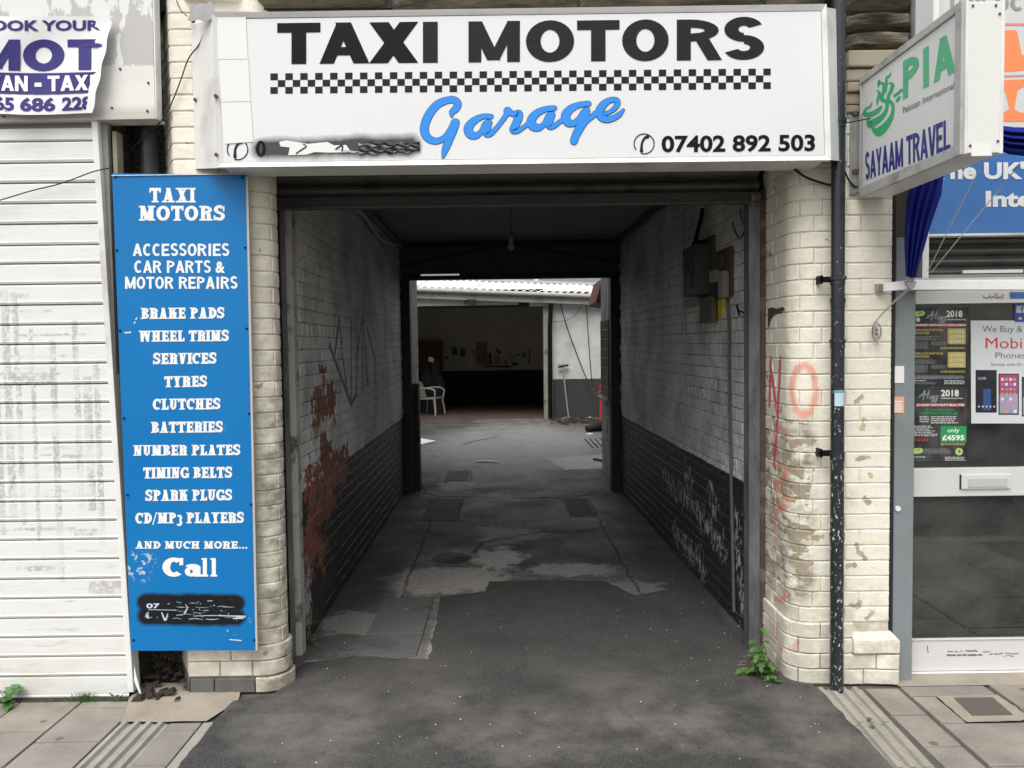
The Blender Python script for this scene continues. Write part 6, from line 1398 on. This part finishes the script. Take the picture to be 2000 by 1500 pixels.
for k in range(26):
    q = G(rnd.uniform(1070,1170), rnd.uniform(818,830)); s_ = rnd.uniform(.03,.12); jk.hexa([(q.x-s_,q.y-s_*.5,.002),(q.x+s_,q.y-s_*.6,.002),(q.x+s_*.9,q.y+s_*.5,.002),(q.x-s_,q.y+s_*.5,.002)], [(q.x-s_*.6,q.y-s_*.3,s_*.6),(q.x+s_*.7,q.y-s_*.3,s_*.5),(q.x+s_*.5,q.y+s_*.3,s_*.6),(q.x-s_*.6,q.y+s_*.2,s_*.5)])
o = jk.build('debris', SOIL, origin=(1.3,13.6,0)); tag(o, 'low dark heap of scrap along the foot of the yard wall', 'debris'); o['kind'] = 'stuff'
q = G(1170,842); o = MB().tube([q+Vector((-.25,-.15,.06)), q+Vector((0,0,.10)), q+Vector((.3,.3,.08))], [.06,.10,.07], 9).build('old_tyre_scrap', BLACKW, smooth=True, origin=q); tag(o, 'black rubber scrap lying at the right edge of the yard floor', 'scrap')
for (px, py, s_, lab) in ((1152,849,.07,'small white lid lying on the yard floor near the right pier'),(1152,816,.03,'tiny white scrap by the foot of the yard wall')):
    q = G(px, py); o = MB().tube([q+Vector((0,0,.006)), q+Vector((0,0,.02))], s_, 12).build('round_scrap', PAPER, origin=q); tag(o, lab, 'scrap')
o = MB().slab([G(*a)+Vector((0,0,.03)) for a in ((812,857.5),(851,864),(822,871),(806,872))][::-1], (0,0,-.02)).build('white_board', PAPER, origin=G(830,865)); tag(o, 'flat white board lying on the yard floor beside the left pier', 'board')
o = MB().tube([G(930,904)+Vector((0,0,.015)), G(952,903.5)+Vector((0,0,.02)), G(975,905)+Vector((0,0,.015))], [.012,.02,.012], 6).build('plastic_strip', PAPER, origin=G(950,904)); tag(o, 'thin white strip lying on the ground at the yard entrance', 'strip')
o = MB().tube([G(1160,899)+Vector((0,0,.015)), G(1182,903)+Vector((0,0,.015))], .02, 6).build('dark_bar', BLACKW, origin=G(1170,900)); tag(o, 'short dark bar lying on the pale floor patch', 'bar')
for k in range(4): a = G(1142+k*10, 858-k*.3); b = G(1158+k*10, 875); MB().tube([a+Vector((0,0,.01)), b+Vector((0,0,.01))], .01, 4).build('grating_bar', DARK, bpy.data.objects['passage_floor'])
# plastic chair in the garage
def chair(px, py, Y, ang=R(70)):
    o0 = P(px, py, Y); o0.z = 0; ch = empty('plastic_chair', o0, 'white moulded plastic armchair just inside the dark garage', 'chair')
    V = lambda x, y, z: o0 + Vector((x*math.cos(ang) - y*math.sin(ang), x*math.sin(ang) + y*math.cos(ang), z))
    MB().slab([V(-.24,-.22,.43),V(.24,-.22,.43),V(.21,.22,.41),V(-.21,.22,.41)], (0,0,-.03)).build('seat', PLASTIC, ch, bevel=.01)
    rows = []
    for i in range(6):
        u = i/5; rows.append([V((-.22+.44*k/6)*(1-.1*u*u), .22+.12*u + .03*math.cos((k-3)*.5), .42+.42*u - (.05*((k-3)/3)**2 if i == 5 else 0)) for k in range(7)])
    MB().grid(rows).build('backrest', PLASTIC, ch, smooth=True)
    for sx in (-1, 1):
        for sy in (-1, 1): MB().tube([V(sx*.22, sy*.2, .42), V(sx*.27, sy*.25, 0)], [.03,.02], 8).build('leg', PLASTIC, ch, smooth=True)
        MB().tube([V(sx*.24,-.22,.42), V(sx*.27,-.24,.60), V(sx*.27,-.12,.66), V(sx*.25,.1,.66), V(sx*.22,.26,.62)], [.022,.025,.028,.025,.02], 8).build('armrest', PLASTIC, ch, smooth=True)
chair(842, 800, YA+1.3)
ins = YA + 5.15
def wallthing(name, x0, x1, y0, y1, mat, label, cat, d=.05):
    a = P(x0, y0, ins-d); b = P(x1, y1, ins-d); o = MB().box((a.x, ins-d, b.z), (b.x, ins+.02, a.z)).build(name, mat, origin=((a.x+b.x)/2, ins, b.z)); return tag(o, label, cat)
cbm = simple('brown_cabinet', (.20,.09,.05), .7)
cb = empty('wall_cabinet', P(840,700,ins), 'brown wooden cabinet on the back wall of the dark garage', 'cabinet')
a, b = P(815,666,ins-.3), P(864,722,ins-.3); MB().box((a.x,ins-.3,b.z),(b.x,ins,a.z)).build('case', cbm, cb, bevel=.01); MB().box((a.x+.02,ins-.32,b.z+.03),((a.x+b.x)/2-.01,ins-.3,a.z-.03)).build('door', cbm, cb); MB().box(((a.x+b.x)/2+.01,ins-.32,b.z+.03),(b.x-.02,ins-.3,a.z-.03)).build('door', cbm, cb)
wallthing('notice_paper', 911, 924, 703, 722, PAPER, 'pale paper sheet pinned on the garage back wall', 'paper', .02)
wallthing('notice_board', 930, 952, 668, 712, simple('tan_board', (.28,.22,.14), .8), 'tan board hung on the garage back wall', 'board', .04)
wallthing('notice_paper', 966, 977, 694, 710, simple('yellowed_paper', (.45,.36,.18), .8), 'yellowed paper pinned on the garage back wall', 'paper', .02)
wallthing('notice_paper', 994, 1008, 690, 706, simple('grey_paper', (.5,.5,.5), .8), 'round grey paper pinned on the right of the garage back wall', 'paper', .02)
tl = empty('hanging_tools', P(900,690,ins), 'black tools and hoses hanging on the garage back wall', 'tools')
for pts, r_ in (([(880,682),(887,678),(892,681)],.02), ([(893,679),(905,680),(908,692)],.012), ([(890,681),(890,694)],.03), ([(957,690),(958,712)],.035), ([(969,680),(972,690)],.02), ([(986,704),(989,712),(989,722)],.016), ([(1034,682),(1035,702)],.014), ([(1031,704),(1034,708)],.03), ([(869,699),(876,698)],.03), ([(1011,694),(1015,691)],.025), ([(924,684),(925,690)],.02), ([(975,684),(976,692)],.03), ([(945,716),(1000,716)],.02)):
    MB().tube([P(a, b, ins-.06) for a, b in pts], r_, 6).build('tool', simple('oily_tool', (.05,.048,.045), .6), tl)
for px0, px1, y0, y1 in ((882,893,684,694),(899,909,682,696),(1000,1012,708,714),(1020,1026,690,698)): a = P(px0,y0,ins-.08); b = P(px1,y1,ins-.08); MB().box((a.x,ins-.08,b.z),(b.x,ins,a.z)).build('tool', simple('oily_tool', (.12,.11,.10), .6), tl)
jc = empty('junk_pile', (P(840,760,YA+2).x, YA+2, 0), 'dark heap of coats and junk behind the plastic chair in the garage', 'junk')
for (px, py, rx_, rz_) in ((850,730,.16,.45),(834,745,.22,.35),(858,760,.14,.4)):
    c0 = P(px, py, YA+2.2); rows = []
    for i in range(9):
        th = math.pi*i/8 - math.pi/2; rows.append([c0 + Vector((rx_*math.cos(th)*math.cos(ph)*(1+.3*mnoise.noise(Vector((i, ph, px)))), .2*math.cos(th)*math.sin(ph), rz_*math.sin(th))) for ph in [2*math.pi*k/12 for k in range(13)]])
    MB().grid(rows).build('coat', simple('dark_cloth', (.035,.035,.045), .9), jc, smooth=True)
MB().box((P(818,790,YA+2).x,YA+2,0),(P(862,790,YA+2).x,YA+2.4,.62)).build('bench', DARK, jc)
tag(MB().slab([P(838,696,YA+2),P(848,700,YA+2),P(846,708,YA+2),P(836,705,YA+2)], (0,.02,0)).build('crumpled_paper', PAPER, origin=P(840,700,YA+2)), 'crumpled pale paper on top of the junk heap in the garage', 'paper')

# ------------------------------------------------------------------ weeds
def blade(base, dirv, L, w_, droop, lob=0, n=7, fold=.25):
    d = Vector(dirv).normalized(); side = d.cross(Vector((0,0,1))); side = side.normalized() if side.length > .05 else Vector((1,0,0)); rows = []
    for i in range(n+1):
        u = i/n; p = Vector(base) + d*L*u + Vector((0,0,-droop*L*u*u)); ww = w_*math.sin(math.pi*min(1, .06+u*.94))**.7*(1 + (.45*(1 if i % 2 else -1) if lob and 0 < i < n else 0))
        up = Vector((0,0,fold*ww)); rows.append([p - side*ww + up, p, p + side*ww + up])
    return MB().grid(rows)
def leafy(name, pos, n, Lr, wr, label, mat, elev=(15,70), lob=1, stems=0, az=(0,360), cat='weed'):
    r_ = empty(name, pos, label, cat); pos = Vector(pos)
    for k in range(n):
        a_ = R(rnd.uniform(*az)); e = R(rnd.uniform(*elev)); L = rnd.uniform(*Lr); d = (math.cos(a_)*math.cos(e), math.sin(a_)*math.cos(e), math.sin(e))
        blade(pos + Vector((rnd.uniform(-.01,.01), rnd.uniform(-.01,.01), .002)), d, L, rnd.uniform(*wr), rnd.uniform(.2,.6), lob).build('leaf', mat, r_, smooth=True)
    return r_
w1 = empty('weed', (1.37,.06,0), 'leafy green weed with toothed leaves sprouting beside the rusty jamb', 'weed')
b0 = G(1505,1320); b0.y += .0
for (sx, sy, h) in ((1500,1322,.24),(1488,1326,.15),(1478,1322,.12),(1510,1326,.10),(1496,1318,.17)):
    base = G(sx, sy); tip = base + Vector((rnd.uniform(-.05,.03), rnd.uniform(-.03,.03), h)); mid = base.lerp(tip, .5) + Vector((rnd.uniform(-.02,.02),0,0))
    MB().tube([base, mid, tip], [.003,.0025,.0015], 5).build('stem', LEAF, w1)
    for k in range(7):
        u = .25 + .75*k/6; p = base.lerp(mid, u*2) if u < .5 else mid.lerp(tip, u*2-1); a_ = R(rnd.uniform(120, 400)); 
        blade(p, (math.cos(a_), math.sin(a_)*.6-.3, rnd.uniform(-.1,.5)), rnd.uniform(.045,.085), rnd.uniform(.010,.017), rnd.uniform(.2,.7), 1, 8).build('leaf', LEAF, w1, smooth=True)
for (ax, L) in ((185,.16),(200,.13),(170,.12),(215,.10),(178,.09)):
    base = G(1484,1318) + Vector((0,0,.02)); blade(base, (math.cos(R(ax)), math.sin(R(ax))*.5, .28), L, .022, .45, 1, 10).build('leaf', LEAF, w1, smooth=True)
leafy('weed', G(1507,1334), 22, (.035,.075), (.009,.014), 'low rosette weed with small leaves at the foot of the right pilaster', LEAF, (5,60), 0)
mb = MB(); [mb.tube([G(1470,1316)+Vector((0,0,.02)), G(1470,1316)+Vector((math.cos(a)*.04, -.02, .05+.02*math.sin(a*3))), G(1470,1316)+Vector((math.cos(a)*.09, -.03, .05+.05*math.sin(a)))], .0012, 4) for a in (1.8,2.2,2.6,3.0,3.4,1.4)]
tag(mb.build('dry_stalks', DRYL, origin=G(1470,1316)), 'dry brown stalks beside the green weed by the jamb', 'stalks')
leafy('dandelion', G(12,1374), 9, (.09,.15), (.018,.026), 'dandelion with broad green leaves at the foot of the white shutter, far left', LEAFD, (20,75), 1)
leafy('dandelion', G(232,1370), 4, (.05,.09), (.010,.015), 'small dandelion by the end of the white shutter near the recess', LEAFD, (20,80), 1)
def tuft(pos, n, h, label, sp=.03):
    mb = MB(); pos = Vector(pos)
    for k in range(n):
        b = pos + Vector((rnd.gauss(0, sp), rnd.gauss(0, .006), 0)); t = b + Vector((rnd.uniform(-.03,.03), rnd.uniform(-.03,.01), rnd.uniform(.4,1)*h)); s = Vector((.0012,0,0)); m_ = b.lerp(t,.5) + Vector((0,0,.005))
        mb.add([b-s, b+s, m_+s*.8, m_-s*.8, t], [(0,1,2,3),(3,2,4)])
    o = mb.build('grass_tuft', LEAF, origin=pos); tag(o, label, 'grass'); return o
tuft(G(168,1370), 130, .06, 'thin grass tuft growing under the white shutter')
tuft(G(120,1370), 30, .02, 'tiny moss and grass line at the shutter foot between the two dandelions', .12)
tuft(G(566,1322), 26, .035, 'tiny green tuft at the foot of the left steel guide', .01)
w3 = empty('weed', G(600,1262), 'narrow leaved weed climbing from the foot of the left passage wall', 'weed')
for k in range(30):
    p = G(602,1264) + Vector((rnd.gauss(0,.012), rnd.uniform(-.02,.05), rnd.uniform(0,.16))); a_ = R(rnd.uniform(-60,120)); blade(p, (math.cos(a_), math.sin(a_)-.3, rnd.uniform(.2,1.2)), rnd.uniform(.03,.06), .0045, .5, 0, 5).build('leaf', LEAF, w3, smooth=True)
lf = [G(1,1)]
# scattered pale grit and gum on the drive
mb = MB()
for k in range(150):
    x_, y_ = rnd.uniform(-1.2,1.4), rnd.uniform(-.8,1.3) if rnd.random() < .7 else rnd.uniform(1.3,5); s_ = rnd.uniform(.001,.0028); mb.hexa([(x_-s_,y_-s_,.012),(x_+s_,y_-s_,.012),(x_+s_,y_+s_,.012),(x_-s_,y_+s_,.012)], [(x_-s_*.5,y_-s_*.4,.012+s_),(x_+s_*.6,y_-s_*.5,.012+s_*.8),(x_+s_*.5,y_+s_*.5,.012+s_),(x_-s_*.4,y_+s_*.5,.012+s_*.8)])
o = mb.build('grit', PAPER, origin=(0,0,.01)); tag(o, 'scattered pale grit on the dark drive', 'grit'); o['kind'] = 'stuff'
tag(MB().tube([G(268,1352)+Vector((0,0,.01)), G(288,1357)+Vector((0,0,.014)), G(300,1354)+Vector((0,0,.01))], .006, 5).build('dry_leaf', simple('yellow_dry_leaf', (.35,.27,.08), .8), origin=G(285,1356)), 'dry yellow leaf lying before the dark recess', 'leaf')
# double yellow lines and the far kerb across the street (they show in the door glass)
for y in (-2.85, -3.05): struct(MB().box((-60,y-.04,-.119),(60,y+.04,-.116)).build('yellow_line', simple('road_line_yellow', (.45,.36,.08), .7)))
struct(MB().box((-60,-12.2,-.3),(60,-12.05,.0)).build('kerb', bpy.data.materials['granite_kerb'])); struct(MB().box((-60,-16,-.3),(60,-12.2,-.005)).build('pavement', PAVE))
